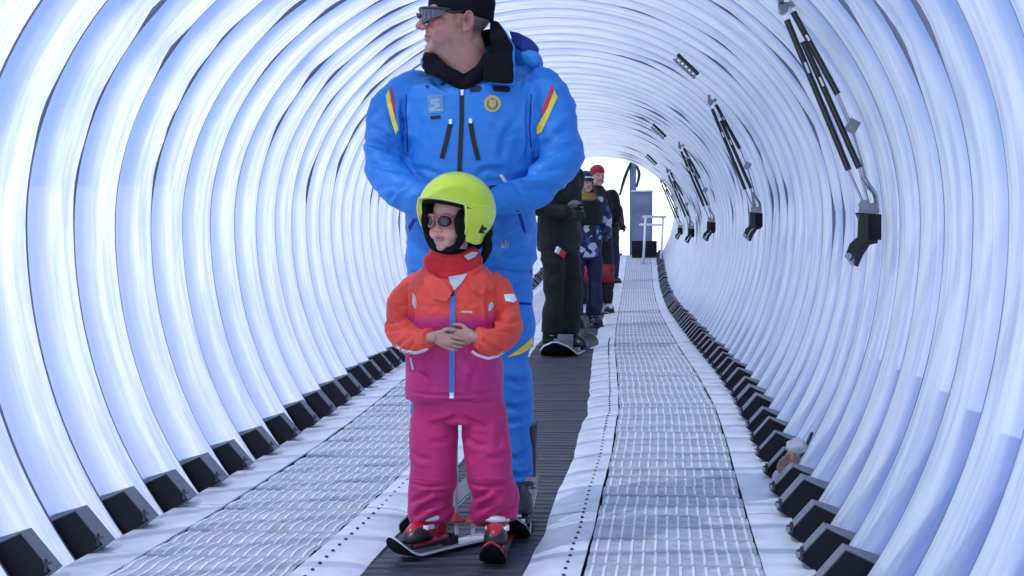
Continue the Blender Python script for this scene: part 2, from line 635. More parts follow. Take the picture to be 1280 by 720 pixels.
PITCH = 0.406
NPAN = int((END - START) / PITCH)
tunnel = empty('tunnel', (MID, START, 0), 'long arched tunnel of ribbed milky white plastic panels over the ski conveyor', 'tunnel')
PROFILE = [(0.0, .040), (.08, .0405), (.16, .040), (.24, .037), (.32, .031), (.40, .023), (.48, .0145), (.55, .008), (.62, .0035), (.70, .001),
           (.78, .0), (.86, -.0005), (.93, -.001), (.97, -.0015), (1.0, .0), (1.0, .040), (1.02, .052), (1.07, .054)]
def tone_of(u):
    # 0 = channel with bluish shade painted into its colour, 1 = milky white crest
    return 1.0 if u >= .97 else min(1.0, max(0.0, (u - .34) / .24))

def build_panel(k):
    rnd = random.Random(100 + k)
    y0 = START + k * PITCH
    near = y0 < 14
    nt_ = 110 if near else 56
    kinks = []
    for _ in range(rnd.choice((3, 4, 4, 5))):
        kinks.append((rnd.choice((-1, 1)) * rnd.uniform(0.0, 1.25), rnd.uniform(.02, .035) * rnd.choice((1, 1, .5)), rnd.uniform(.05, .09)))
    jit = rnd.uniform(-.03, .03)
    ph = rnd.uniform(0, 10)
    vs = []
    tones = []
    np_ = len(PROFILE)
    lips = []
    for i in range(nt_ + 1):
        t = T0 + (math.pi - 2 * T0) * i / nt_
        ang = t if t < math.pi / 2 else math.pi - t
        sd = 1 if t < math.pi / 2 else -1
        pin = 0.0
        for ka, kd, kw in kinks:
            da = abs(ang - abs(ka)) if (ka > 0) == (sd > 0) else 9
            pin = max(pin, math.exp(-(da / kw) ** 2) * kd / .03)
        wv = noise.noise(Vector((t * 2.2, k * 3.1, ph)))
        wv2 = noise.noise(Vector((t * 7.0, k * 3.1, ph + 5)))
        for u, d in PROFILE:
            uu = u
            dd = d
            if .20 < u < .65:
                uu = u + (jit + .03 * wv + pin * .05) * math.sin(math.pi * (u - .2) / .45)
                dd = d + .003 * wv2
            if .60 < u < .98:
                uu = u + pin * (.975 - u) * .9
                dd = d + .014 * pin
            if u >= .98:
                dd = d + (.016 * pin if d < .02 else 0)
            dd += .004 * wv * (1 if u < .95 else .2)
            vs.append(wallpt(t, y0 + uu * PITCH, dd))
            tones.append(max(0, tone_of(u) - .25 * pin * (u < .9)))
        lips.append(pin)
    fs = []
    for i in range(nt_):
        for j in range(np_ - 1):
            fs.append((i * np_ + j, i * np_ + j + 1, (i + 1) * np_ + j + 1, (i + 1) * np_ + j))
    mb = MB().add(vs, fs)
    me = mb.mesh('wall_panel', True, fix=False)
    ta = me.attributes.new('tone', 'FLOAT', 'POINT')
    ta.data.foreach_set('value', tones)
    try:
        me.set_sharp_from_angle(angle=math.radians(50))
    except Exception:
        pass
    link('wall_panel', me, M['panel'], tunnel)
    # added sealing strip behind the lip, hidden back widened to cast shadow bands
    y1 = y0 + PITCH
    vs = []
    for i in range(nt_ + 1):
        t = T0 + (math.pi - 2 * T0) * i / nt_
        pin = lips[i]
        wv = noise.noise(Vector((t * 5.0, k * 1.7, 9)))
        pr = -.0012 - .0012 * wv - .003 * pin
        for dy, d in ((.003, pr), (.009, pr + .002), (.066, .022), (.066, .031), (.003, .031)):
            vs.append(wallpt(t, y1 + dy, d))
    fs = []
    for i in range(nt_):
        for j in range(5):
            a, b = j, (j + 1) % 5
            fs.append((i * 5 + a, i * 5 + b, (i + 1) * 5 + b, (i + 1) * 5 + a))
    fs += [(0, 1, 2, 3, 4), tuple(nt_ * 5 + q for q in (4, 3, 2, 1, 0))]
    link('seal_shadow_strip', MB().add(vs, fs).mesh('seal_shadow_strip', True), M['seal'], tunnel)
    # foot brackets: a channel standing on the strip against the wall, its end towards the camera closed by a black plug
    for sd in (1, -1):
        ya, yb = y1 + .035, y1 + .035 + .090
        def wp(h, inw, y):
            t = math.asin((h - HC) / BL)
            if sd < 0: t = math.pi - t
            return wallpt(t, y, .030 - inw)
        top = .106 + rnd.uniform(-.008, .010)
        lean = .104 + rnd.uniform(-.010, .006)
        ya += rnd.uniform(-.012, .012); yb += rnd.uniform(-.02, .025)
        a = [wp(-.02, -.02, ya), wp(-.02, lean + .016, ya), wp(-.02, lean + .016, yb), wp(-.02, -.02, yb),
             wp(top, -.02, ya), wp(top - .012, lean, ya), wp(top - .012, lean, yb), wp(top + .015, -.02, yb)]
        br = link('foot_bracket', MB().hexa(a).mesh('foot_bracket'), M['bracket'], tunnel)
        q = [Vector(p) for p in (a[0], a[1], a[5], a[4])]
        cc = sum(q, Vector()) / 4
        f = [p.lerp(cc, .045) + Vector((0, -.006, 0)) for p in q]
        g = [p.lerp(cc, .045) + Vector((0, .004, 0)) for p in q]
        link('end_plug', MB().hexa(f + g).mesh('end_plug'), M['black_plug'], br)
        # little clamp bolt at the inner toe
        if y0 < 12:
            c = wp(.008, lean + .026, ya - .02)
            b = MB().tube([c + Vector((0, 0, -.03)), c + Vector((0, 0, .008))], .005, n=8, round_ends=False)
            b.box(c + Vector((-sd * .004, 0, -.004)), (.022, .014, .005))
            link('clamp_bolt', b.mesh('clamp_bolt'), M['rivet'], br)

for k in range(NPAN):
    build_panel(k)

# ------------------------------------------------------------------ walkways and belt
BELT_L, BELT_R = -0.893, -0.392
R_IN, R_OUT = -0.236, 0.284       # grating of the right walkway
L_IN, L_OUT = -1.055, -1.570      # grating of the left walkway
ROW = 0.2

def slat_mesh(wd, nb):
    mb = MB()
    prof = [(0.004, -.012), (0.012, .000), (0.05, .0045), (.095, .0060), (.115, .0035), (.15, .0022), (.180, .002), (.184, -.014)]
    for (ya, za), (yb, zb) in zip(prof[:-1], prof[1:]):
        pass
    n = len(prof)
    vs = [(-wd / 2, y, z) for y, z in prof] + [(wd / 2, y, z) for y, z in prof]
    vs += [(-wd / 2, y, -.02) for y in (prof[0][0], prof[-1][0])] + [(wd / 2, y, -.02) for y in (prof[0][0], prof[-1][0])]
    fs = [(i, i + n, i + n + 1, i + 1) for i in range(n - 1)]
    mb.add(vs, fs, 0)
    for b in range(nb):
        x = -wd / 2 + wd * (b + .5) / nb
        for seg in (prof[1:7],):
            top = [(y, z + .0035) for y, z in seg]
            q = []
            for y, z in top:
                q += [(x - .0042, y, z - .004), (x - .0036, y, z), (x + .0036, y, z), (x + .0042, y, z - .004)]
            f = []
            for r in range(len(top) - 1):
                for c in range(3):
                    f.append((r * 4 + c, r * 4 + c + 1, (r + 1) * 4 + c + 1, (r + 1) * 4 + c))
            f.append((0, 3, 2, 1)); e = (len(top) - 1) * 4; f.append((e, e + 1, e + 2, e + 3))
            mb.add(q, f, 1)
    return mb.mesh('grating_slat')

def build_walkway(side):
    lab = ('light grey grated walkway with white edge strips to the right of the belt' if side > 0 else
           'light grey grated walkway with white edge strips to the left of the belt')
    root = empty('walkway', (MID + side * .85, 3.4, 0), lab, 'walkway', 'grated walkways beside the belt')
    inn, out = (R_IN, R_OUT) if side > 0 else (L_IN, L_OUT)
    me = slat_mesh(abs(out - inn) - .012, 14)
    me.materials.append(M['grating']); me.materials.append(M['grating_bar'])
    base = wloc(root)
    rnd = random.Random(side + 5)
    y = 3.4
    odd = False
    while y < END - .3:
        o = bpy.data.objects.new('grating_slat', me)
        COL.objects.link(o)
        o.parent = root
        o.location = Vector(((inn + out) / 2 + cx(y) + rnd.uniform(-.004, .004), y, gz(y) + rnd.uniform(-.004, .003))) - base
        o.rotation_euler = (slope(y) + rnd.uniform(-.018, .018), rnd.uniform(-.004, .004), -heading(y) + rnd.uniform(-.006, .006))
        odd = not odd
        y += ROW + (.016 if odd else -.004)
    # underlay
    mb = MB()
    ys = [3.2 + .25 * i for i in range(int((END - 3.2) / .25) + 1)]
    lo, hi = min(inn, out) - .12, max(inn, out) + .12
    vs = []
    for yy in ys:
        for x, dz in ((lo, -.034), (hi, -.034), (hi, -.09), (lo, -.09)):
            vs.append((x + cx(yy), yy, gz(yy) + dz))
    fs = []
    for i in range(len(ys) - 1):
        for j in range(4):
            fs.append((i * 4 + j, i * 4 + (j + 1) % 4, (i + 1) * 4 + (j + 1) % 4, (i + 1) * 4 + j))
    fs += [(0, 1, 2, 3), tuple((len(ys) - 1) * 4 + q for q in (3, 2, 1, 0))]
    link('underlay', MB().add(vs, fs).mesh('underlay'), M['dark_under'], root)
    # flexible edge strip towards the belt and flat strip towards the wall, laid in lengths
    bedge = BELT_R if side > 0 else BELT_L
    wedge = .430 if side > 0 else -1.735
    rv = MB().ell((0, 0, 0), (.0062, .0062, .004), n=8).mesh('rivet', True)
    rv.materials.append(M['rivet'])
    y = 3.3
    idx = 0
    while y < END - .5:
        ln = 2.0
        yb = min(y + ln - .006, END - .2)
        for which in (0, 1):
            vs = []
            ns = 40
            nx = 7
            for i in range(ns + 1):
                yy = y + (yb - y) * i / ns
                wob = .012 * noise.noise(Vector((yy * 1.3, side * 4.0, 1))) + .008 * noise.noise(Vector((yy * 3.7, side * 4.0, 2)))
                for j in range(nx):
                    f = j / (nx - 1)
                    if which == 0:
                        a, b = bedge - side * .012 + wob * 1.1, inn + .4 * wob * side
                        x = a + (b - a) * f
                        z = .006 - .022 * (1 - f) ** 2.2 +   .005 * noise.noise(Vector((yy * 2.2, f * 2, side))) * (1 - f) + .0015 * noise.noise(Vector((yy * 9, f * 4, side)))
                    else:
                        a, b = out, wedge
                        x = a + (b - a) * f
                        z = .006 + .004 * noise.noise(Vector((yy * 2.0, f * 3, side + 9)))
                    vs.append((x + cx(yy), yy, gz(yy) + z + (.002 if idx % 2 else 0)))
            m0 = len(vs)
            vs += [(p[0], p[1], p[2] - .006) for p in vs]
            fs = []
            for i in range(ns):
                for j in range(nx - 1):
                    q = (i * nx + j, i * nx + j + 1, (i + 1) * nx + j + 1, (i + 1) * nx + j)
                    fs.append(q); fs.append(tuple(m0 + z for z in q[::-1]))
                for j in (0, nx - 1):
                    fs.append((i * nx + j, (i + 1) * nx + j, m0 + (i + 1) * nx + j, m0 + i * nx + j))
            for i in (0, ns):
                for j in range(nx - 1):
                    fs.append((i * nx + j, i * nx + j + 1, m0 + i * nx + j + 1, m0 + i * nx + j))
            st = link('edge_strip' if which == 0 else 'side_strip', MB().add(vs, fs).mesh('edge_strip', True), M['strip'], root)
            st.data.set_sharp_from_angle(angle=math.radians(40))
            if which == 0 and y < 12:
                yy = y + .045
                while yy < yb:
                    wob = .012 * noise.noise(Vector((yy * 1.3, side * 4.0, 1))) + .008 * noise.noise(Vector((yy * 3.7, side * 4.0, 2)))
                    x = inn - side * .047 + .5 * wob
                    r = bpy.data.objects.new('rivet', rv)
                    COL.objects.link(r)
                    r.parent = st
                    r.location = Vector((x + cx(yy), yy, gz(yy) + .0068)) - base
                    yy += .092
        y += ln
        idx += 1
build_walkway(1)
build_walkway(-1)

def build_belt():
    root = empty('conveyor_belt', (MID, 3.4, 0), 'dark grey rubber ski conveyor belt running between the two walkways', 'conveyor belt')
    base = wloc(root)
    mb = MB()
    wd = BELT_R - BELT_L + .1
    L = .4
    n = 5
    prof = [(0, -.012), (.006, 0)]
    for i in range(n):
        a = .006 + (L - .012) * i / n
        b = a + (L - .012) / n
        prof += [(a + .012, .0), (b - .016, .001), (b - .010, .0042), (b - .004, .0042), (b, .0)]
    prof += [(L - .002, -.012)]
    m = len(prof)
    vs = [(-wd / 2, y, z) for y, z in prof] + [(wd / 2, y, z) for y, z in prof]
    me = MB().add(vs, [(i, i + m, i + m + 1, i + 1) for i in range(m - 1)]).mesh('belt_tread')
    me.materials.append(M['belt'])
    rnd = random.Random(3)
    y = 3.4
    while y < END + .5:
        o = bpy.data.objects.new('belt_tread', me)
        COL.objects.link(o)
        o.parent = root
        o.location = Vector((MID + cx(y), y, gz(y) - .022 + rnd.uniform(-.002, .002))) - base
        o.rotation_euler = (slope(y + .2) + rnd.uniform(-.004, .004), 0, -heading(y + .2))
        y += L
    ys = [3.3 + .25 * i for i in range(int((END - 2.8) / .25) + 1)]
    vs = []
    for yy in ys:
        for x, dz in ((-wd / 2, -.040), (wd / 2, -.040), (wd / 2, -.09), (-wd / 2, -.09)):
            vs.append((MID + x + cx(yy), yy, gz(yy) + dz))
    fs = []
    for i in range(len(ys) - 1):
        for j in range(4):
            fs.append((i * 4 + j, i * 4 + (j + 1) % 4, (i + 1) * 4 + (j + 1) % 4, (i + 1) * 4 + j))
    link('belt_bed', MB().add(vs, fs).mesh('belt_bed'), M['dark_under'], root)
build_belt()

# ------------------------------------------------------------------ gas struts on the right wall
STRUT_YS = [5.5, 10.2, 14.9, 19.6, 24.3]
STRUT_LABELS = ['black gas struts with fork bracket nearest the camera on the right wall',
                'second set of black gas struts from the camera on the right wall',
                'third set of black gas struts from the camera on the right wall',
                'fourth set of black gas struts from the camera on the right wall',
                'farthest set of black gas struts on the right wall by the tunnel end']

def build_strut():
    Y = STRUT_YS[0]
    org = P(1085, 300, Y)
    root = empty('gas_strut', org, STRUT_LABELS[0], 'gas strut', 'gas struts on the right tunnel wall')
    def q(px, py, dy=0.0): return P(px, py, Y) + Vector((0, dy, 0))
    def cyl(name, a, b, r, m, par=root, n=12):
        return link(name, MB().tube([a, b], r, n=n, round_ends=False).mesh(name, False), m, par)
    for (a, b, c, dy) in (((983, 26), (1060, 213), (1080, 258), -.02), ((1004, 52), (1074, 210), (1088, 262), .0), ((992, 14), (1048, 117), (1066, 160), .02)):
        s = cyl('cylinder', q(*a, dy), q(*b, dy), .0115, M['black_plastic'])
        cyl('rod', q(*b, dy), q(*c, dy), .0045, M['metal'], s)
        # white product sticker on the barrel
        p0, p1 = q(*a, dy), q(*b, dy)
        d = p1 - p0
        link('sticker', MB().box(p0 + d * .32 + Vector((0, -.0112, 0)), (.008, .003, d.length * .07), Vector((0, 0, 1)).rotation_difference(d).to_matrix()).mesh('sticker'), M['white'], s)
    cl = MB()
    cl.tube([q(979, 12, -.035), q(979, 12, .03)], .017, n=14, round_ends=False)
    cl.tube([q(990, 4, -.01), q(990, 4, .04)], .012, n=12, round_ends=False)
    cl.box(q(984, 6), (.05, .03, .016))
    cl.box(q(976, 1), (.02, .03, .05))
    link('upper_clevis', cl.mesh('upper_clevis'), M['metal'], root)
    k = MB()
    k.box(q(1066, 157, .02), (.04, .05, .045), Matrix.Rotation(.5, 3, 'Y'))
    k.tube([q(1066, 157, -.02), q(1066, 157, .06)], .010, n=10, round_ends=False)
    link('pivot_block', k.mesh('pivot_block'), M['metal'], root)
    link('tie_rod', MB().tube([q(1066, 160, .02), q(1079, 205, .02), q(1086, 235, .02)], .004, n=8).mesh('tie_rod', True), M['metal'], root)
    link('hose', MB().tube([q(1078, 222, -.03), q(1086, 234, -.03), q(1094, 244, .0), q(1097, 262, .02)], .009, n=10).mesh('hose', True), M['metal'], root)
    c2 = MB()
    c2.tube([q(1079, 256, -.03), q(1079, 256, .01)], .017, n=14, round_ends=False)
    c2.tube([q(1091, 259, -.01), q(1091, 259, .035)], .016, n=14, round_ends=False)
    c2.box(q(1086, 264), (.07, .03, .018))
    link('lower_clevis', c2.mesh('lower_clevis'), M['metal'], root)
    # fork bracket: two flat cranked plates
    for dy, pts in ((-.055, [(1071, 268), (1083, 268), (1083, 301), (1072, 308), (1062, 326), (1054, 321), (1060, 305), (1070, 296)]),
                    (.035, [(1086, 268), (1099, 270), (1099, 304), (1089, 306), (1080, 320), (1074, 334), (1066, 329), (1073, 311), (1085, 300)])):
        link('fork_plate', MB().prism([q(x, y, dy) for x, y in pts], (0, .022, 0)).mesh('fork_plate'), M['black_plastic'], root)
    link('fork_pin', MB().tube([q(1058, 320, -.06), q(1070, 329, .06)], .012, n=12, round_ends=False).mesh('fork_pin'), M['metal'], root)
    link('wall_plate', MB().prism([q(1070, 266, -.02), q(1101, 268, -.02), q(1101, 300, -.02), q(1086, 300, -.02)], (0, .05, 0)).mesh('wall_plate'), M['black_plug'], root)
    return root
strut0 = build_strut()
_so = Vector(strut0.location)
for i, y in enumerate(STRUT_YS[1:], 1):
    c = copy_tree(strut0)
    c['label'] = STRUT_LABELS[i]
    c.location = (_so.x - .03 + cx(y) - cx(STRUT_YS[0]), y, _so.z + gz(y) - gz(STRUT_YS[0]))

def build_hinge():
    Y = STRUT_YS[1]
    def on_wall(px, py):
        yy = 5.0
        while yy < 20:
            q = P(px, py, yy)
            dx, dh = q.x - MID - cx(yy), q.z - gz(yy) - HC
            if (dx / (AX - .03)) ** 2 + (dh / (BU - .03)) ** 2 > 1: break
            yy += .02
        return yy
    yh = min(on_wall(847, 68), on_wall(873, 93)) - .03
    a, b = P(847, 68, yh), P(873, 93, yh)
    root = empty('hinge_rail', (a + b) / 2, 'ribbed grey hinge rail on the tunnel ceiling above the second strut set', 'hinge rail', 'hinge rails on the tunnel ceiling')
    d = b - a
    nrm = Vector((-d.z, 0, d.x)).normalized()
    if nrm.z > 0: nrm = -nrm
    link('rail', MB().tube([a, b], .012, n=10, round_ends=False).mesh('rail'), M['black_plastic'], root)
    a2, b2 = a + nrm * .035 + Vector((0, .03, 0)), b + nrm * .03 + Vector((0, .03, 0))
    link('rail', MB().tube([a2, b2], .008, n=8, round_ends=False).mesh('rail'), M['metal'], root)
    for i in range(6):
        p = a.lerp(b, (i + .5) / 6); p2 = a2.lerp(b2, (i + .5) / 6)
        link('rung', MB().tube([p, p2], .008, n=8, round_ends=False).mesh('rung'), M['metal'], root)
    return root
h0 = build_hinge()
for y, lab in ((14.9, 'ribbed grey hinge rail on the tunnel ceiling above the third strut set'),
               (19.6, 'ribbed grey hinge rail on the tunnel ceiling above the fourth strut set')):
    c = copy_tree(h0)
    c['label'] = lab
    yh = h0.location.y
    c.location = Vector(h0.location) + Vector((cx(y) - cx(yh), y - yh, gz(y) - gz(yh)))

# ------------------------------------------------------------------ people
def RZ(a): return Matrix.Rotation(a, 4, 'Z')
def RX(a): return Matrix.Rotation(a, 4, 'X')
def RY(a): return Matrix.Rotation(a, 4, 'Y')
def T(v): return Matrix.Translation(Vector(v))
def S(s): return Matrix.Diagonal((s, s, s, 1))

def head_parts(child=False, ears=True):
    """head about its eye line; faces -Y; adult size; chin at z=-0.115"""
    mb = MB()
    if child:
        mb.ell((0, .012, .035), (.082, .098, .09), n=28)
        mb.ell((0, -.030, -.030), (.068, .068, .074), n=28)
        mb.ell((0, -.036, -.074), (.052, .052, .042), n=24)
        mb.ell((0, -.076, -.098), (.022, .016, .018), n=16)
        for s in (-1, 1):
            mb.ell((s * .036, -.058, -.044), (.032, .030, .032), n=18)
            mb.ell((s * .030, -.082, .022), (.028, .012, .010), n=16)
            mb.ell((s * .011, -.100, -.034), (.010, .009, .008), n=12)
        mb.tube([(0, -.088, .008), (0, -.104, -.030)], [.008, .012], n=14)
        mb.ell((0, -.092, -.060), (.020, .011, .0065), n=16)
        mb.ell((0, -.090, -.071), (.018, .011, .008), n=16)
    else:
        mb.ell((0, .012, .032), (.077, .100, .088), n=28)
        mb.ell((0, -.028, -.035), (.064, .064, .076), n=28)
        mb.ell((0, -.034, -.078), (.055, .054, .042), n=24)
        mb.ell((0, -.078, -.100), (.026, .019, .020), n=16)
        for s in (-1, 1):
            mb.ell((s * .036, -.060, -.022), (.026, .022, .018), n=18)
            mb.ell((s * .033, -.050, -.066), (.028, .036, .030), n=18)
            mb.ell((s * .030, -.082, .022), (.030, .015, .011), n=16)
            mb.ell((s * .012, -.104, -.036), (.011, .010, .009), n=12)
            mb.ell((s * .043, .004, -.056), (.020, .045, .034), n=16)
            mb.tube([(s * .030, -.086, -.040), (s * .034, -.080, -.070)], [.007, .006], n=10)
        mb.tube([(0, -.090, .016), (0, -.106, -.010), (0, -.119, -.033)], [.0085, .0095, .012], n=14)
        mb.ell((0, -.0905, -.060), (.024, .010, .006), n=16)
        mb.ell((0, -.0895, -.072), (.021, .010, .008), n=16)
    if ears:
        for s in (-1, 1):
            r = Matrix.Rotation(s * .35, 3, 'Z') @ Matrix.Rotation(-.15, 3, 'X')
            mb.ell((s * .078, .016, -.014), (.007, .019, .031), rot=r, n=16)
            pts = []
            for k in range(9):
                a = math.radians(-70 + 250 * k / 8)
                pts.append(Vector((s * .084, .016, -.014)) + r @ Vector((s * .002, .017 * math.cos(a), .029 * math.sin(a))))
            mb.tube(pts, .0042, n=8, sub=3)
            mb.ell((s * .080, .008, -.042), (.006, .009, .010), n=12)
    return mb

def hand_parts(wrist, d, n, th, sc=1.0, curl=(.35, .45, .35), spread=1.0, thumb_in=.4):
    """palm, four fingers of different lengths and a thumb; d towards the fingers, n the way the palm faces, th towards the thumb"""
    wrist, d, n, th = Vector(wrist), Vector(d).normalized(), Vector(n).normalized(), Vector(th)
    n = (n - d * n.dot(d)).normalized()
    s = (th - d * th.dot(d) - n * th.dot(n)).normalized()
    mb = MB()
    r3 = Matrix((d, s, n)).transposed()
    mb.ell(wrist + d * .050 * sc, (.056 * sc, .041 * sc, .017 * sc), rot=r3, n=18)
    mb.ell(wrist + d * .070 * sc, (.030 * sc, .040 * sc, .014 * sc), rot=r3, n=16)
    mb.ell(wrist + d * .030 * sc + s * .026 * sc + n * .006 * sc, (.032 * sc, .017 * sc, .017 * sc), rot=r3, n=14)
    lens = (.072, .080, .075, .058)
    offs = (.034, .0115, -.0115, -.033)
    for L, o, j in zip(lens, offs, range(4)):
        p = wrist + d * (.092 - .004 * abs(j - 1.2)) * sc + s * o * sc
        q = [p - d * .02 * sc]
        ang = 0
        a = d + s * (o * 1.2 * spread)
        a.normalize()
        for k, f in enumerate((.46, .30, .24)):
            ang += curl[k] * (1 + .12 * (j - 1))
            q.append(q[-1] + (a * math.cos(ang) + n * math.sin(ang)) * L * f * sc + (d * .02 * sc if k == 0 else Vector()))
        mb.tube(q, [.0086 * sc, .0082 * sc, .0076 * sc, .0062 * sc], n=12, sub=4)
    b = wrist + d * .026 * sc + s * .030 * sc
    q = [b, b + (d * .62 + s * .62 + n * thumb_in).normalized() * .042 * sc]
    q.append(q[-1] + (d * .88 + s * .22 + n * thumb_in).normalized() * .032 * sc)
    q.append(q[-1] + (d * .95 + s * .0 + n * (thumb_in + .15)).normalized() * .022 * sc)
    mb.tube(q, [.0125 * sc, .0105 * sc, .0095 * sc, .0075 * sc], n=12, sub=4)
    return mb

def skin_tints(me, inv, sc, base, lips, ruddy, hair=None, stub=0.0, hand=None):
    def fn(co):
        c = np.tile(np.array(base), (len(co), 1))
        A = np.array(inv)
        l = (co @ A[:3, :3].T + A[:3, 3])
        x, y, z = l[:, 0], l[:, 1], l[:, 2]
        head = (np.abs(x) < .12) & (y > -.16) & (y < .13) & (z > -.14) & (z < .16)
        def blend(mask, col):
            nonlocal c
            m = np.clip(mask, 0, 1)[:, None] * head[:, None]
            c = c * (1 - m) + np.array(col) * m
        g = lambda cx_, cy_, cz_, r: np.exp(-(((x - cx_) ** 2 + (y - cy_) ** 2 + (z - cz_) ** 2) / r ** 2))
        for s in (-1, 1):
            blend(.75 * g(s * .045, -.08, -.035, .034), ruddy)
            blend(.5 * g(s * .082, .016, -.010, .03), ruddy)
        for s in (-1, 1):
            blend(.8 * g(s * .087, .010, -.012, .011), (.16, .05, .05))  # shade in the ear hollow, put into the skin colour
        blend(.7 * g(0, -.115, -.030, .022), ruddy)
        if stub:
            blend(stub * np.clip((-.045 - z) / .03, 0, 1) * np.clip((.02 - y) / .04, 0, 1) * (z > -.125), (.30, .20, .19))
        lm = np.exp(-((x / .021) ** 4 + ((z + .0655) / .0105) ** 4)) * (y < -.075)
        blend(.8 * lm, lips)
        lm = np.exp(-((x / .022) ** 4 + ((z + .0655) / .0022) ** 2)) * (y < -.075)
        blend(.8 * lm, (.10, .03, .03))
        if hair is not None:
            blend(.85 * np.clip((y - .035) / .012, 0, 1) * np.clip((z + .062) / .02, 0, 1), hair)
            blend(.55 * np.clip((.010 - np.abs(y + .022)) / .006, 0, 1) * np.clip((z + .02) / .015, 0, 1) * (np.abs(x) > .055), hair)
        if hand is not None:
            m = (~head)
            c[m] = hand
        return c
    tint(me, fn)

def build_head_glasses(parent, mt, lens, frame, oval=False, name='sunglasses'):
    """curved lenses, brow bar, bridge and two temple arms, in head space"""
    root = None
    def pt(a, z, ex=0.0):
        return Vector(((.074 + ex) * math.sin(a), -.008 - (.104 + ex) * math.cos(a), z))
    def sheet(f, na, nv):
        vs, fs = [], []
        for i in range(na + 1):
            for j in range(nv + 1):
                vs.append(f(i / na, j / nv))
        for i in range(na):
            for j in range(nv):
                fs.append((i * (nv + 1) + j, i * (nv + 1) + j + 1, (i + 1) * (nv + 1) + j + 1, (i + 1) * (nv + 1) + j))
        return vs, fs
    fb = MB()
    zt = .021 if not oval else .020
    if oval:
        for s in (-1, 1):
            c = s * math.radians(27)
            rim = [pt(c + math.radians(21.5) * math.cos(t), .003 + .0245 * math.sin(t), .006) for t in [2 * math.pi * k / 28 for k in range(29)]]
            fb.tube(rim, .0034, n=8, sub=1, round_ends=False)
        fb.tube([pt(math.radians(-9), .010, .008), pt(0, .013, .012), pt(math.radians(9), .010, .008)], .004, n=8, sub=4)
    else:
        fb.tube([pt(math.radians(a), zt - .006 * (abs(a) / 70) ** 2, .007) for a in range(-72, 73, 8)], [.0042] * 19, n=8, sub=1)
        fb.tube([pt(math.radians(-8), -.004, .010), pt(0, .004, .014), pt(math.radians(8), -.004, .010)], .0038, n=8, sub=4)
    for s in (-1, 1):
        a0 = s * math.radians(46 if oval else 70)
        fb.tube([pt(a0, .008, .006), Vector((s * .079, -.035, .007)), Vector((s * .0805, -.012, .010)), Vector((s * .079, .012, .020))],
                [.0042, .0045, .004, .003], n=8, sub=5)
    fb.xf(mt)
    root = link(name, fb.mesh(name, True), frame, parent)
    for s in (-1, 1):
        if oval:
            vs = [pt(s * math.radians(27), .004, .0075)]
            n = 28
            for r in (.5, 1):
                for k in range(n):
                    t = 2 * math.pi * k / n
                    vs.append(pt(s * math.radians(27) + r * math.radians(21) * math.cos(t), .003 + r * .024 * math.sin(t), .006 + .0015 * (1 - r)))
            fs = [(0, 1 + k, 1 + (k + 1) % n) for k in range(n)]
            fs += [(1 + k, 1 + n + k, 1 + n + (k + 1) % n, 1 + (k + 1) % n) for k in range(n)]
        else:
            def f(u, v):
                a = math.radians(7 + 60 * u)
                top = zt - .006 * (math.degrees(a) / 70) ** 2
                bot = -.026 + .030 * u ** 2.2 + .010 * (1 - min(1, u * 5)) ** 2
                return pt(s * a, top + (bot - top) * v, .006)
            vs, fs = sheet(f, 14, 6)
        me = MB().add(vs, fs).mesh('lens', True)
        me = modmesh(me, [('SOLIDIFY', dict(thickness=.0016, offset=0))])
        me.transform(mt)
        link('lens', me, lens, root)
    return root

def ski_boot(parent, pos, head, sc, m_shell, m_trim, m_buckle, cuff=True, name='ski_boot', vox=.006, nb=4):
    """rigid ski boot standing at pos, toe towards heading (0 = towards the camera)"""
    mt = T(pos) @ RZ(head) @ S(sc)
    mb = MB()
    mb.loft([((0, -.045, .0), .045, .150), ((0, -.045, .022), .046, .150)], n=24, pw=3)
    mb.ell((0, -.075, .062), (.050, .105, .052), n=24)
    mb.ell((0, .030, .085), (.049, .070, .085), n=24)
    mb.tube([(0, .030, .10), (0, .014, .20), (0, -.006, .30)], [.058, .060, .066], n=24, round_ends=False)
    mb.xf(mt)
    b = link(name, fuse(mb, name, vox * sc, 3), m_shell, parent)
    t = MB()
    t.loft([((0, -.045, -.004), .050, .157), ((0, -.045, .012), .050, .157)], n=24, pw=3)
    t.box((0, -.198, .012), (.070, .020, .020))
    t.box((0, .108, .014), (.070, .020, .024))
    t.xf(mt)
    link('boot_sole', t.mesh('boot_sole'), M['boot_dark'], b)
    g = MB()
    g.loft([((0, -.110, .024), .049, .086), ((0, -.108, .050), .0515, .080), ((0, -.112, .072), .046, .060), ((0, -.115, .088), .034, .040), ((0, -.115, .094), .018, .020)], n=24, pw=2.6)
    g.xf(mt)
    link('toe_cover', g.mesh('toe_cover', True), m_trim, b)
    for z, y, r in ((.085, -.10, .046), (.118, -.055, .050), (.205, -.048, .050), (.262, -.058, .056))[:nb]:
        k = MB()
        k.box((.012, y - .012, z), (.070, .012, .014), Matrix.Rotation(-.5, 3, 'X'))
        k.box((.050, y + .012, z), (.014, .050, .018))
        k.box((-.040, y + .012, z), (.012, .040, .012))
        k.xf(mt)
        link('buckle', k.mesh('buckle'), m_buckle, b)
    return b

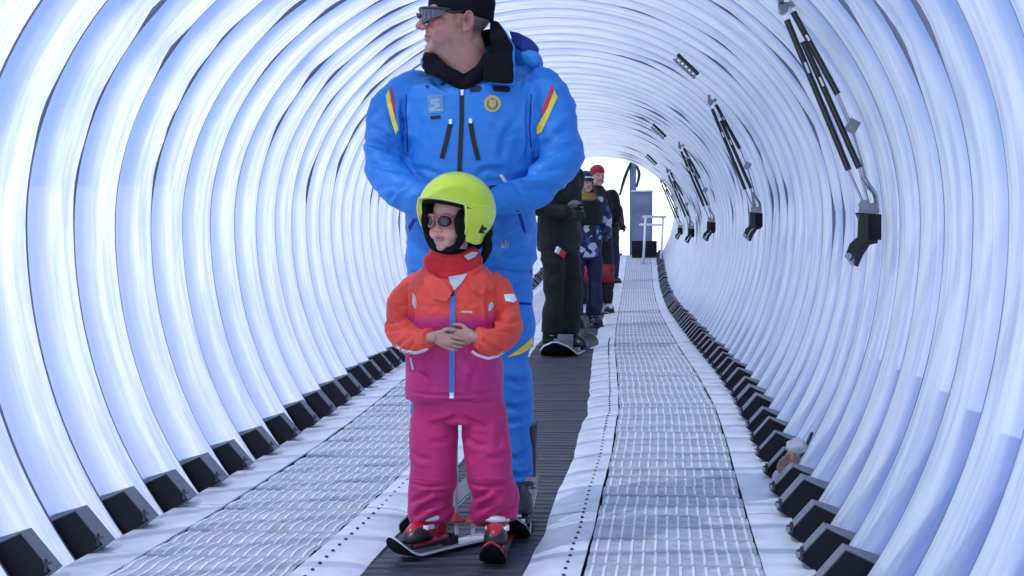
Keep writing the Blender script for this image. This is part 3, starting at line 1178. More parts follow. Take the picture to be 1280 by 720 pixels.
def ski(name, pos, head, L, front, W, label, group, deck, base, edge=None, tip=.16, th=.013, tiph=.09, bs=1.0):
    """ski lying at pos (under the boot), tip towards heading; front = length ahead of pos"""
    root = empty(name, pos, label, 'ski', group)
    mt = RZ(head)
    n = 46
    def sec(i):
        f = i / n
        y = (L - front) - L * f
        ahead = L * f
        wd = W * (.86 + .25 * abs(2 * f - 1) ** 2)
        et = L - ahead
        z = 0
        if et < tip:
            q = (tip - et) / tip
            z = tiph * q * q
            if q > .45: wd *= math.sqrt(max(.02, 1 - ((q - .45) / .56) ** 2))
        if ahead < .04: wd *= math.sqrt(max(.1, 1 - ((.04 - ahead) / .045) ** 2))
        if ahead < .06: z = .006 * ((.06 - ahead) / .06) ** 2
        return y, z, wd
    def body(z0, z1, ins):
        mb = MB()
        vs = []
        for i in range(n + 1):
            y, z, wd = sec(i)
            h = wd / 2 - ins
            vs += [(-h, y, z + z0), (h, y, z + z0), (h - .002, y, z + z1), (-h + .002, y, z + z1)]
        fs = []
        for i in range(n):
            for j in range(4):
                fs.append((i * 4 + j, i * 4 + (j + 1) % 4, (i + 1) * 4 + (j + 1) % 4, (i + 1) * 4 + j))
        fs += [(0, 1, 2, 3), tuple(n * 4 + q for q in (3, 2, 1, 0))]
        return mb.add(vs, fs).xf(mt)
    link('running_base', body(.0, .006, .0).mesh('running_base'), base, root, world=False)
    link('deck', body(.006, th, .001).mesh('deck'), deck, root, world=False)
    if edge:
        link('edge_band', body(.0055, .0085, -.0015).mesh('edge_band'), edge, root, world=False)
    for nm, y, sz in (('toe_binding', -.205 * bs, (.062 * bs, .05 * bs, .034 * bs)), ('heel_binding', .125 * bs, (.062 * bs, .07 * bs, .040 * bs))):
        if y < -front + tip or y > L - front: continue
        b = MB().box((0, y, th + sz[2] / 2), sz).box((0, y, th + sz[2] + .005), (sz[0] * .6, sz[1] * .6, .012)).xf(mt)
        link(nm, b.mesh(nm), M['white'] if edge else M['boot_dark'], root, world=False)
    return root

# ---------- the instructor
YM = 5.20
def man():
    Y = YM
    px = lambda x, y, dy=0.0: P(x, y, Y + dy)
    g = gz(Y)
    base = Vector((P(592, 645, Y).x, Y, g))
    HM = T(P(571, 24, Y)) @ RZ(-1.20) @ RX(-.06) @ S(1.10)
    # body: head, neck, trunk and limbs in one skin
    b = head_parts().xf(HM)
    b.tube([px(576, 32, .02), px(585, 72, .02), px(590, 110, .01)], [.060, .066, .075], n=24)
    b.tube([px(556, 60, -.02), px(567, 74, -.02), px(582, 94, -.02)], [.046, .058, .064], n=20)
    b.tube([px(572, 52, .0), px(580, 72, -.01), px(588, 96, -.01)], [.050, .064, .068], n=20)
    b.tube([px(592, 100), px(590, 200), px(588, 320)], [.075, .09, .09], n=20)
    for s in (0, 1):
        arm = ([(515, 112, 0), (486, 160, 0), (482, 208, -.08), (514, 242, -.20), (536, 256, -.25)],
               [(678, 112, 0), (694, 160, 0), (700, 208, -.08), (664, 236, -.20), (630, 250, -.25)])[s]
        b.tube([px(592, 112)] + [px(*a) for a in arm], [.045, .036, .03, .026, .024, .024], n=14)
        leg = ([(548, 320, 0), (541, 455, -.02), (541, 610, 0)], [(630, 320, 0), (640, 455, -.02), (646, 610, 0)])[s]
        b.tube([px(588, 300)] + [px(*a) for a in leg], [.07, .06, .05, .04], n=14)
    body = fuse(b, 'person', .0033, 10, .5)
    skin_tints(body, HM.inverted(), 1.1, (.47, .235, .19), (.30, .10, .10), (.46, .16, .14), hair=(.085, .075, .075), stub=.35)
    p = link('person', body, M['skin'])
    p.data.transform(T(-base)); p.location = base
    tag(p, 'man in blue ski jacket and black cap standing behind the child in the lime helmet', 'person')

    # jacket
    j = MB()
    rows = [(338, 512, 666, .150), (322, 508, 669, .158), (290, 507, 669, .156), (250, 508, 668, .150), (215, 509, 670, .150), (180, 508, 674, .152),
            (150, 506, 680, .152), (125, 502, 686, .146), (110, 500, 688, .128), (100, 508, 682, .100), (92, 524, 668, .066), (82, 540, 652, .046)]
    secs = []
    for y, x0, x1, hd in rows:
        a, c = px(x0, y), px(x1, y)
        m = (a + c) / 2 + Vector((0, max(0, .13 - hd) * .45, 0))
        secs.append((m, (c.x - a.x) / 2, hd))
    j.loft(secs, n=40, pw=2.35)
    for arm, rr in (([(518, 112, .0), (493, 132, .0), (483, 172, -.02), (482, 207, -.07), (502, 236, -.16), (522, 250, -.21), (537, 258, -.235)], [.068, .073, .073, .070, .064, .059, .050]),
                    ([(676, 110, .0), (690, 134, .0), (697, 172, -.02), (698, 205, -.07), (674, 232, -.16), (648, 242, -.21), (624, 252, -.235)], [.068, .073, .075, .072, .065, .059, .050])):
        j.tube([px(*a) for a in arm], rr, n=28)
    # rolled hood behind the neck
    j.tube([px(536, 78, .09), px(575, 70, .15), px(625, 66, .15), px(655, 72, .10), px(668, 78, .04)], [.03, .05, .055, .045, .024], n=18)
    jm = fuse(j, 'jacket', .0062, 6, .5)
    # pull sleeves away from the chest with folds
    def jmask(co):
        z = co[:, 2]
        return 1.15 - .55 * ((z > P(0, 215, Y).z) & (np.abs(co[:, 0] - base.x) < .2))
    wrinkle(jm, [(.013, (5, 4, 8), False), (.012, (4.5, 4, 10), True), (.009, (9, 7, 17), True), (.0025, (30, 24, 40), False)], jmask)
    creases(jm, Vector(), [
        ([(457, 178), (480, 184), (508, 196)], .011, .010), ([(462, 158), (484, 168), (500, 182)], .008, .009), ([(462, 205), (490, 212), (520, 218), (540, 224)], .010, .011),
        ([(478, 240), (500, 236), (522, 236)], .008, .009), ([(498, 254), (512, 240), (528, 230)], .008, .008), ([(486, 132), (494, 150), (500, 170)], .007, .009),
        ([(724, 184), (700, 190), (676, 200)], .011, .010), ([(714, 156), (694, 172), (678, 190)], .008, .009), ([(722, 212), (690, 216), (660, 222), (640, 226)], .010, .011),
        ([(706, 238), (680, 236), (656, 240)], .008, .009), ([(670, 254), (658, 242), (648, 230)], .007, .008), ([(684, 140), (680, 160), (680, 180)], .007, .009),
        ([(508, 120), (507, 150), (510, 190), (516, 206)], .010, .007), ([(665, 120), (663, 150), (664, 180), (660, 204)], .010, .007),
        ([(520, 135), (535, 160), (540, 190)], .006, .012), ([(650, 150), (636, 175), (630, 205)], .006, .012), ([(610, 160), (640, 170), (660, 168)], .005, .010),
        ([(512, 210), (540, 214), (560, 222)], .006, .010), ([(640, 215), (615, 214), (600, 222)], .006, .010), ([(540, 100), (556, 112), (572, 120)], .005, .009),
        ([(650, 92), (655, 104), (652, 118)], .006, .008), ([(660, 290), (640, 300), (625, 312)], .007, .010), ([(665, 312), (645, 316), (628, 326)], .007, .009)], Y)
    jo = link('jacket', jm, M['blue_shell'], p)
    bv = BVHTree.FromPolygons([v.co + base for v in jm.vertices], [tuple(q.vertices) for q in jm.polygons])

    def dc(name, poly, m, off=.003, par=jo):
        return decal(name, bv, poly, Y, m, par, off)
    dc('front_zip', strip_poly([(577, 112), (577, 150), (575, 190), (574, 222)], 5.5), M['black_zip'])
    for pts in ([(563, 154), (558, 176), (552, 198)], [(588, 153), (592, 177), (598, 200)]):
        z = dc('pocket_zip', strip_poly(pts, 6.0), M['black_zip'])
        x, y = pts[0]
        dc('zip_pull', [(x - 2, y - 5), (x + 2, y - 5), (x + 2, y + 1), (x - 2, y + 1)], M['white'], .006, z)
    dc('zip_pull', [(575.5, 112), (579.5, 112), (579, 119), (576, 119)], M['white'], .007)
    for pl in ([(586, 109), (589, 107), (600, 107), (602, 110), (600, 114), (588, 115)], [(615, 109), (618, 107), (636, 108), (638, 111), (636, 115), (618, 114)],
               [(532, 91), (548, 92), (549, 95), (533, 94)], [(538, 145), (550, 144), (551, 148), (538, 149)], [(532, 106), (536, 107), (535, 110), (532, 109)], [(551, 103), (556, 103), (555, 107), (551, 107)]):
        dc('velcro_tab', pl, M['black_zip'], .004)
    dc('chest_patch', [(534, 119), (553, 118), (555, 139), (548, 141), (535, 141)], M['grey_patch'], .003)
    dc('patch_mark', [(538, 124), (549, 123), (549, 126), (542, 127), (549, 129), (550, 133), (540, 137), (551, 136), (553, 138), (537, 139.5), (537, 136), (545, 132), (538, 129)], M['pale_patch'], .0042)
    circ = lambda cx_, cy_, r, n=18, w=0: [(cx_ + (r + w * (k % 2)) * math.cos(2 * math.pi * k / n), cy_ + (r + w * (k % 2)) * math.sin(2 * math.pi * k / n)) for k in range(n)]
    bd = dc('badge', circ(615.5, 129.5, 10.2, 24, 1.0), M['gold'], .004)
    dc('badge_ring', circ(615.5, 129.8, 7.0), M['gold_dark'], .0052, bd)
    dc('badge_crest', [(611, 126), (613, 123), (615.5, 125.5), (618, 123), (620, 126), (620, 132), (615.5, 136), (611, 132)], M['gold'], .0064, bd)
    dc('sleeve_stripe', [(486, 112), (482.5, 119), (484, 131), (489, 150), (494.5, 168), (498, 162), (493.5, 147), (489, 128)], M['yellow'])
    dc('sleeve_stripe', [(488, 106), (487.5, 113), (490, 128), (493.5, 144), (494, 134), (491, 117)], M['red'])
    dc('sleeve_stripe', [(693, 112), (697, 121), (692, 132), (677, 165), (671, 168), (670.5, 159), (684, 136)], M['yellow'])
    dc('sleeve_stripe', [(690, 104), (692, 111), (684, 134), (677, 144), (678, 135), (685, 119)], M['red'])
    for pl in ([(646, 262), (650, 264), (656, 282), (658, 293), (653, 287)], [(510, 283), (518, 272), (519, 276), (512, 290)]):
        dc('pocket_seam', pl, M['blue_dark'], .002)
    dc('arm_seam', strip_poly([(508, 118), (507, 140), (509, 165), (509, 190)], 1.6), M['blue_dark'], .0015)
    dc('arm_seam', strip_poly([(664, 118), (663, 140), (662, 160), (664, 185)], 1.6), M['blue_dark'], .0015)
    dc('cuff_tab', [(624, 219), (628, 218), (634, 227), (630, 228)], M['white'], .004)
    dc('thigh_mark', [(626, 309), (627, 301), (630, 306), (632, 299), (634, 305), (637, 300), (636, 309), (632, 311)], M['pale_patch'], .002)
    # collar: fleece inside, upright lapel flaps
    c = MB()
    c.tube([px(579, 108, -.125), px(556, 91, -.115), px(541, 79, -.065), px(538, 70, -.01), px(556, 62, .075), px(592, 52, .105), px(622, 46, .07), px(622, 62, -.01), px(610, 78, -.085), px(594, 97, -.12), px(579, 108, -.125)],
           [.020, .027, .030, .024, .028, .03, .03, .028, .028, .024, .020], n=14, up=(0, 0, 1))
    c.prism([px(548, 88, -.10), px(566, 86, -.10), px(579, 92, -.10), px(594, 82, -.095), px(606, 74, -.08), px(604, 92, -.10), px(579, 122, -.14)], (0, .05, 0))
    cm = fuse(c, 'collar', .004, 3)
    wrinkle(cm, [(.004, (20, 20, 14), False)])
    link('collar', cm, M['black_cloth'], jo)
    def flap(name, pts, m, par, th=.012):
        # closed outline of 3D points -> padded flap
        mb = MB().prism(pts, (0, th, 0))
        me = mb.mesh(name)
        bm = bmesh.new(); bm.from_mesh(me)
        bmesh.ops.triangulate(bm, faces=bm.faces[:])
        for _ in range(4):
            es = [e for e in bm.edges if e.calc_length() > .025]
            if not es: break
            bmesh.ops.subdivide_edges(bm, edges=es, cuts=1)
            bmesh.ops.triangulate(bm, faces=bm.faces[:])
        bm.to_mesh(me); bm.free()
        me = modmesh(me, [('REMESH', dict(mode='VOXEL', voxel_size=.0045, use_smooth_shade=True)), ('SMOOTH', dict(iterations=4))])
        wrinkle(me, [(.005, (16, 16, 16), False)])
        return link(name, me, m, par)
    flap('collar_flap', [px(612, 24, .0), px(622, 28, .0), px(633, 42, -.04), px(641, 58, -.10), px(641, 104, -.155), px(604, 101, -.17), px(604, 84, -.15), px(614, 66, -.10), px(611, 46, -.04)], M['black_cloth'], jo, .02)
    flap('collar_rim', [px(622, 26, .008), px(634, 40, -.03), px(643, 57, -.09), px(643.5, 107, -.145), px(601, 104, -.16), px(640, 101, -.150), px(640, 58, -.095), px(631, 42, -.035)], M['blue_shell'], jo, .016)
    flap('collar_flap', [px(530, 68, -.06), px(538, 74, -.09), px(560, 85, -.135), px(563, 97, -.158), px(530, 92, -.145), px(527, 82, -.11)], M['black_cloth'], jo, .016)
    flap('hood_lining', [px(636, 38, .10), px(648, 40, .10), px(662, 47, .09), px(672, 58, .07), px(671, 68, .05), px(660, 69, .04), px(648, 60, .05), px(640, 54, .07)], M['blue_dark'], jo, .07)

    # trousers
    t = MB()
    a, c2 = px(512, 330), px(666, 330)
    t.loft([((((px(516, 372) + px(662, 372)) / 2)), (px(662, 372).x - px(516, 372).x) / 2, .115), ((a + c2) / 2, (c2.x - a.x) / 2, .13), ((px(516, 300) + px(662, 300)) / 2, .19, .12)], n=32, pw=2.4)
    for leg, rr in (([(550, 345, 0), (541, 400, -.01), (540, 458, -.03), (541, 520, -.01), (541, 585, 0), (541, 603, .0)], [.098, .086, .074, .074, .077, .074]),
                    ([(629, 345, 0), (637, 400, -.01), (639, 458, -.03), (643, 520, -.01), (642.5, 585, 0), (644, 603, .0)], [.098, .082, .070, .066, .064, .069])):
        t.tube([px(*q) for q in leg], rr, n=26, round_ends=False)
    tm = fuse(t, 'trousers', .0065, 5)
    wrinkle(tm, [(.011, (6, 5, 8), False), (.011, (6, 5, 13), True), (.003, (30, 24, 30), False)])
    creases(tm, Vector(), [([(668, 500), (650, 508), (630, 504)], .009, .010), ([(664, 470), (650, 476), (636, 470)], .008, .010), ([(620, 520), (640, 526), (662, 520)], .008, .009),
        ([(664, 350), (645, 362), (630, 366)], .007, .010), ([(662, 560), (648, 570), (630, 566)], .008, .009), ([(666, 588), (650, 592), (634, 586)], .009, .008), ([(664, 395), (648, 405), (634, 402)], .007, .010)], Y)
    to = link('trousers', tm, M['blue_shell'], p)
    bvt = BVHTree.FromPolygons([v.co + base for v in tm.vertices], [tuple(q.vertices) for q in tm.polygons])
    decal('knee_stripe', bvt, [(668, 419), (667, 434), (650, 443), (634, 447), (646, 438), (658, 429)], Y, M['yellow'], to, .004)
    decal('knee_stripe', bvt, [(512, 419), (514, 434), (532, 443), (548, 447), (536, 438), (522, 429)], Y, M['yellow'], to, .004)
    decal('pocket_seam', bvt, [(661, 326), (665, 330), (666.5, 345), (663, 343)], Y, M['black_zip'], to, .003)
    decal('pocket_seam', bvt, strip_poly([(648, 379), (664, 380)], 3), Y, M['blue_dark'], to, .003)

    # cap
    cp = MB()
    secs = [((0, .012, .000), .079, .101), ((0, .012, .006), .0835, .1055), ((0, .012, .030), .0855, .1085), ((0, .012, .062), .084, .107), ((0, .012, .092), .075, .096), ((0, .012, .116), .055, .070), ((0, .012, .129), .026, .034), ((0, .012, .1315), .006, .008)]
    cp.loft(secs, n=36)
    cp.xf(HM @ T((0, 0, .004)) @ RX(-.05))
    cap = modmesh(cp.mesh('cap', True), [('SUBSURF', dict(levels=2, render_levels=2))])
    wrinkle(cap, [(.004, (18, 18, 26), False)])
    link('cap', cap, M['black_cloth'], p)
    build_head_glasses(p, HM, M['lens'], M['black_plastic'])

    # gloves: closed round the pole grips
    for s, wr, d in ((0, px(543, 260, -.22), (.12, -.05, -.95)), (1, px(609, 258, -.22), (-.10, -.05, -.95))):
        sx = 1 if s == 0 else -1
        h = hand_parts(wr, d, (sx * .9, .35, 0), (0, -1, .2), 1.14, (.55, .75, .6))
        h.tube([wr + Vector((-sx * .02, .01, .03)), wr + Vector(d) * .03], [.042, .036], n=16)
        link('glove', fuse(h, 'glove', .0035, 2), M['black_fabric'], p)
    # boots
    for x, hd in ((541, -.06), (648, .06)):
        q = P(x, 645, Y); q.z = g + .012
        q.y = Y + .02
        bo = ski_boot(p, q, hd, 1.06, M['boot_dark'], M['boot_dark'], M['metal'], nb=2)
        yl = MB().ell(q + Vector((.032 if hd > 0 else -.032, -.070, .068)), (.026, .045, .030), n=18)
        link('shin_plate', yl.mesh('shin_plate', True), M['yellow'], bo)
    # skis
    for i, (x, hd, lab) in enumerate(((541, -.04, 'white-rimmed black ski of the man, its tip behind the turned child ski'),
                                      (648, .05, 'white-rimmed black ski of the man, its tip behind the straight child ski'))):
        q = P(x, 645, Y); q.z = g - .018; q.y = Y + .02
        ski('ski', q, hd, 1.5, .40, .095, lab, 'skis of the man in blue', M['boot_dark'], M['black_plug'], M['white'], tip=.15, tiph=.075)
    # poles
    for top, tip_, lab in (((567, 292, -.25), (571, 683, -.30), 'white ski pole with red basket behind the child, standing nearer the turned ski'),
                           ((594, 292, -.25), (591, 683, -.30), 'white ski pole with red basket behind the child, standing nearer the straight ski')):
        a, q = px(*top), px(*tip_)
        yb = 4.86
        q = P(tip_[0], tip_[1] - 3, yb); q.z = max(q.z, gz(yb) - .018)
        a = P(top[0], top[1], 4.95)
        r = empty('ski_pole', q, lab, 'ski pole', 'ski poles held by the man in blue')
        d = (a - q).normalized()
        link('shaft', MB().tube([q + d * .05, a], [.0065, .0085], n=12, round_ends=False).mesh('shaft', True), M['white'], r)
        link('tip_spike', MB().tube([q, q + d * .052], [.004, .0085], n=12, round_ends=False).mesh('tip_spike', True), M['white'], r)
        x3 = d.cross(Vector((0, 1, 0))).normalized()
        bs = MB()
        rs = []
        for rr, hh in ((.010, .088), (.030, .066), (.034, .060), (.028, .058), (.012, .070), (.010, .060)):
            rs.append([q + d * hh + (x3 * math.cos(2 * math.pi * k / 20) + d.cross(x3) * math.sin(2 * math.pi * k / 20)) * rr for k in range(20)])
        link('basket', bs.rings(rs).mesh('basket', True), M['ski_red'], r)
        link('grip', MB().tube([a - d * .02, a + d * .11], [.014, .017], n=12).mesh('grip', True), M['black_plastic'], r)
man()

# ---------- the child
YC = 4.65
def kid():
    Y = YC
    px = lambda x, y, dy=0.0: P(x, y, Y + dy)
    g = gz(Y)
    base = Vector((P(570, 690, Y).x, Y, g))
    sc = .775
    HM = T(P(566.5, 277, Y)) @ RZ(-.50) @ RX(.02) @ RY(.04) @ S(sc)
    b = head_parts(True, ears=False).xf(HM)
    b.tube([px(567, 290, .0), px(567, 330, .01)], [.042, .048], n=20)
    b.tube([px(567, 340), px(567, 420), px(570, 500)], [.05, .06, .06], n=18)
    wl, wr = px(542, 421, -.176), px(592, 421, -.150)
    b.tube([px(567, 352), px(520, 358), px(503, 395), px(506, 416, -.06), px(524, 424, -.13), wl], [.03, .025, .022, .02, .018, .0165], n=14)
    b.tube([px(567, 352), px(620, 356), px(632, 395), px(630, 414, -.06), px(610, 424, -.13), wr], [.03, .025, .022, .02, .018, .0165], n=14)
    for leg in ([(545, 510, 0), (542, 585, -.01), (540, 650, 0)], [(605, 510, 0), (612, 585, -.01), (619, 650, 0)]):
        b.tube([px(572, 495)] + [px(*q) for q in leg], [.05, .04, .035, .03], n=14)
    # bare hands clasped in front of the zip
    b.join(hand_parts(wl, (.93, -.10, -.30), (.22, 1, .2), (.1, -.25, 1), .57, (.10, .30, .45), 1.0, .25))
    b.join(hand_parts(wr, (-.93, -.06, -.04), (-.30, 1, -.05), (.0, -.2, 1), .59, (.55, 1.1, .8), .6, .30))
    body = fuse(b, 'person', .0019, 2, .5)
    skin_tints(body, HM.inverted(), sc, (.58, .34, .265), (.40, .11, .12), (.62, .27, .22), hand=(.44, .26, .20))
    p = link('person', body, M['skin'])
    p.data.transform(T(-base)); p.location = base
    tag(p, 'small child in lime helmet, sunglasses and coral and magenta ski suit with hands clasped', 'person')

    # jacket: trunk, then the two sleeves
    rows = [(499, 508, 628, .103), (494, 507, 629, .112), (470, 508, 628, .112), (440, 510, 626, .112), (405, 512, 623, .112), (378, 511, 623, .108),
            (358, 512, 622, .098), (344, 519, 616, .084), (333, 532, 604, .070), (322, 540, 596, .058)]
    j = MB()
    secs = []
    for y, x0, x1, hd in rows:
        a, c = px(x0, y), px(x1, y)
        secs.append(((a + c) / 2, (c.x - a.x) / 2, hd))
    j.loft(secs, n=36, pw=2.3)
    jm = fuse(j, 'jacket', .0046, 5)
    wrinkle(jm, [(.007, (8, 6, 8), False), (.005, (10, 8, 10), True), (.0015, (40, 30, 40), False)])
    creases(jm, Vector(), [([(520, 356), (522, 380), (518, 410)], .009, .006), ([(614, 352), (612, 378), (616, 408)], .009, .006), ([(530, 450), (545, 470), (548, 490)], .005, .008), ([(606, 448), (594, 468), (592, 490)], .005, .008),
        ([(510, 486), (540, 489), (590, 489), (626, 486)], .006, .004), ([(575, 372), (590, 380), (604, 376)], .004, .007), ([(530, 378), (545, 384), (556, 380)], .004, .007), ([(512, 462), (530, 458), (550, 464)], .004, .008), ([(624, 470), (606, 464), (586, 470)], .004, .008)], Y)
    zb = P(0, 391, Y).z
    def jt(co):
        z = co[:, 2] - .012 * np.array([noise.noise(Vector((q[0] * 9, 0, 2))) for q in co])
        up = np.clip((z - zb) / .03 + .5, 0, 1)[:, None]
        c = up * np.array((.74, .075, .05)) + (1 - up) * np.array((.50, .026, .18))
        return c
    tint(jm, jt)
    jo = link('jacket', jm, M['kid_jacket'], p)
    vall = [v.co + base for v in jm.vertices]
    fall = [tuple(q.vertices) for q in jm.polygons]
    for arm, rr in (([(528, 352, .01), (509, 370, .01), (500, 396, .0), (503, 416, -.05), (519, 425, -.12), (534, 423, -.160)], [.040, .044, .044, .046, .041, .030]),
                    ([(610, 350, .01), (626, 368, .01), (635, 395, .0), (632, 416, -.05), (616, 426, -.12), (599, 422, -.145)], [.040, .044, .044, .046, .042, .030])):
        s = MB().tube([px(*q) for q in arm], rr, n=24, round_ends=False)
        sm = fuse(s, 'sleeve', .0042, 3)
        wrinkle(sm, [(.009, (10, 8, 14), False), (.009, (14, 10, 15), True), (.0018, (50, 40, 50), False)])
        creases(sm, Vector(), [([(482, 398), (495, 402), (512, 398)], .009, .007), ([(486, 412), (502, 410), (522, 402)], .009, .006), ([(500, 438), (512, 424), (530, 412)], .007, .006), ([(488, 380), (500, 384), (514, 380)], .006, .007), ([(516, 438), (526, 428), (533, 414)], .005, .004),
            ([(654, 396), (640, 402), (622, 398)], .009, .007), ([(650, 414), (632, 410), (612, 404)], .009, .006), ([(636, 440), (622, 428), (604, 414)], .007, .006), ([(646, 378), (634, 384), (620, 382)], .006, .007), ([(616, 440), (608, 430), (602, 414)], .005, .004)], Y)
        so = link('sleeve', sm, M['coral'], jo)
        o = len(vall)
        vall += [v.co + base for v in sm.vertices]
        fall += [tuple(i + o for i in q.vertices) for q in sm.polygons]
        a, c = px(*arm[-2]), px(*arm[-1])
        d = (c - a).normalized()
        cu = MB().tube([c - d * .004, c + d * .006, c + d * .012], [.0315, .031, .026], n=22, round_ends=False, sub=1)
        link('cuff', cu.mesh('cuff', True), M['coral'], jo)
    bv = BVHTree.FromPolygons(vall, fall)
    def dc(name, poly, m, off=.003, par=jo):
        return decal(name, bv, poly, Y, m, par, off)
    dc('front_zip', strip_poly([(566, 364), (565.5, 400), (565, 440), (564.5, 498)], 7), M['kid_zip'], .004)
    dc('zip_pull', [(562, 491), (567, 491), (567, 498), (562, 498)], M['white'], .007)
    dc('zip_pull', [(563, 364), (568, 364), (568, 370), (563, 370)], M['black_zip'], .007)
    dc('under_arm_gusset', [(516, 365), (519, 370), (522, 384), (518, 386), (515, 378)], M['silver'], .003)
    dc('under_arm_gusset', [(615, 377), (617, 382), (613, 389), (610, 388), (611, 381)], M['silver'], .003)
    dc('sleeve_label', [(630, 368), (642, 367), (646, 375), (642, 378), (632, 376)], M['white'], .003)
    dc('hem_seam', strip_poly([(510, 487), (540, 489), (590, 489), (625, 487)], 1.6), M['magenta'], .0015)
    dc('pocket_zip', strip_poly([(513, 447), (516, 462)], 2.5), M['silver'], .003)
    dc('reflective_piping', strip_poly([(494, 432), (505, 439), (520, 441), (537, 436)], 3.6), M['white'], .003)
    dc('reflective_piping', strip_poly([(590, 439), (597, 444), (610, 448), (622, 445), (630, 440)], 3.6), M['white'], .003)
    # small white chest lettering
    cu = bpy.data.curves.new('chest_lettering', 'FONT')
    cu.body = 'reima'; cu.size = .0135; cu.extrude = .0008; cu.align_x = 'CENTER'
    to = bpy.data.objects.new('work', cu)
    COL.objects.link(to)
    dg = bpy.context.evaluated_depsgraph_get()
    tme = bpy.data.meshes.new_from_object(to.evaluated_get(dg))
    bpy.data.objects.remove(to)
    d = ray(583.5, 391); h = bv.ray_cast(CAM, d)
    at = (h[0] if h[0] is not None else px(583.5, 391, -.11)) - Vector((0, .004, 0))
    tme.transform(T(at) @ RX(math.pi / 2) @ Matrix.Diagonal((1.15, 1, 1, 1)))
    tme.materials.clear()
    link('chest_lettering', tme, M['white'], jo)
    # scarf and collar
    c = MB()
    for yy, rx, ry, r in ((319, .060, .058, .019), (328, .072, .068, .022), (336, .078, .074, .017)):
        ctr = px(567, yy)
        pts = [ctr + Vector((rx * math.cos(t), ry * math.sin(t), .012 * math.sin(t) + .006 * math.cos(2 * t))) for t in [2 * math.pi * k / 16 for k in range(17)]]
        c.tube(pts, r, n=14, sub=3, up=(0, 0, 1))
    cm = fuse(c, 'neck_warmer', .0036, 3)
    wrinkle(cm, [(.004, (8, 8, 34), True), (.002, (50, 50, 50), False)])
    no = link('neck_warmer', cm, M['scarf'], p)
    o = len(vall)
    vall += [v.co + base for v in cm.vertices]; fall += [tuple(i + o for i in q.vertices) for q in cm.polygons]
    bv2 = BVHTree.FromPolygons(vall, fall)
    decal('shirt_front', bv2, [(560, 346), (584, 342), (578, 352), (568, 363), (563, 354)], Y, M['silver'], jo, .006)
    decal('bandana', bv2, [(580, 320), (590, 315), (598, 315), (594, 321), (585, 325)], Y, M['silver'], no, .004)
    decal('collar_flap', bv2, [(527, 334), (538, 343), (556, 352), (565, 366), (558, 377), (541, 373), (530, 356)], Y, M['coral'], jo, .018)
    decal('collar_flap', bv2, [(584, 350), (596, 343), (608, 334), (616, 345), (617, 362), (600, 368), (590, 362)], Y, M['coral'], jo, .018)

    # trousers
    t = MB()
    def row(y, x0, x1, hd):
        a, q = px(x0, y), px(x1, y)
        return ((a + q) / 2, (q.x - a.x) / 2, hd)
    t.loft([row(527, 516, 634, .085), row(508, 514, 632, .095), row(485, 516, 626, .095)], n=30, pw=2.3)
    for leg, rr in (([(543, 518, 0), (542, 555, -.012), (542, 592, -.018), (539, 625, .0), (538, 644, .004), (538, 653, .0)], [.073, .073, .0735, .073, .070, .064]),
                    ([(605, 518, 0), (609, 555, -.012), (612, 592, -.018), (618, 625, .0), (620, 644, .004), (621, 653, .0)], [.071, .073, .0755, .076, .072, .064])):
        t.tube([px(*q) for q in leg], rr, n=26, round_ends=False)
    tm = fuse(t, 'trousers', .005, 4)
    zk = P(0, 596, Y).z
    def km(co):
        return .55 + .9 * np.exp(-((co[:, 2] - (zk - .06)) / .07) ** 2)
    wrinkle(tm, [(.009, (8, 7, 10), False), (.011, (8, 7, 14), True), (.002, (34, 30, 34), False)], km)
    creases(tm, Vector(), [([(577, 516), (560, 524), (538, 528)], .008, .008), ([(579, 516), (598, 526), (618, 530)], .008, .008), ([(572, 540), (556, 548), (540, 548)], .006, .008), ([(584, 542), (600, 552), (616, 552)], .006, .008),
        ([(514, 600), (540, 603), (571, 600)], .008, .005), ([(586, 601), (614, 603), (644, 599)], .008, .005), ([(516, 646), (536, 630), (562, 618)], .012, .008), ([(514, 626), (530, 618), (548, 606)], .008, .007), ([(530, 652), (548, 644), (568, 628)], .010, .007),
        ([(594, 640), (612, 626), (634, 612)], .012, .008), ([(592, 622), (606, 614), (622, 604)], .008, .007), ([(610, 652), (626, 642), (646, 630)], .010, .007), ([(640, 560), (628, 566), (612, 568)], .007, .008), ([(514, 560), (528, 568), (544, 570)], .007, .008),
        ([(634, 520), (626, 540), (628, 560)], .006, .009)], Y)
    tr = link('trousers', tm, M['magenta'], p)
    bvt = BVHTree.FromPolygons([v.co + base for v in tm.vertices], [tuple(q.vertices) for q in tm.polygons])
    decal('knee_seam', bvt, strip_poly([(514, 597), (540, 600), (570, 598)], 2.2), Y, M['magenta'], tr, .004)
    decal('knee_seam', bvt, strip_poly([(586, 598), (615, 600), (641, 596)], 2.2), Y, M['magenta'], tr, .004)

    # helmet: shell cut out round the face, dark padding inside
    ctr = P(571.5, 262, Y)
    HH = T(ctr) @ RZ(-.50) @ RY(.10) @ RX(-.10)
    def edge(a, dz=0.0):
        # a: 0 = front, pi = back; elevation of the lower rim
        d = abs(math.degrees(a))
        fr, ear, back = 9.0, -55.0, -36.0
        if d < 48: e = fr - 3 * (d / 48) ** 2
        elif d < 66:
            t_ = (d - 48) / 18; e = fr - 3 + (ear - fr + 3) * (t_ * t_ * (3 - 2 * t_))
        elif d < 112: e = ear + 2 * math.cos(math.radians((d - 66) / 46 * 360)) - 2
        elif d < 140:
            t_ = (d - 112) / 28; e = ear + (back - ear) * (t_ * t_ * (3 - 2 * t_))
        else: e = back
        return math.radians(e + dz)
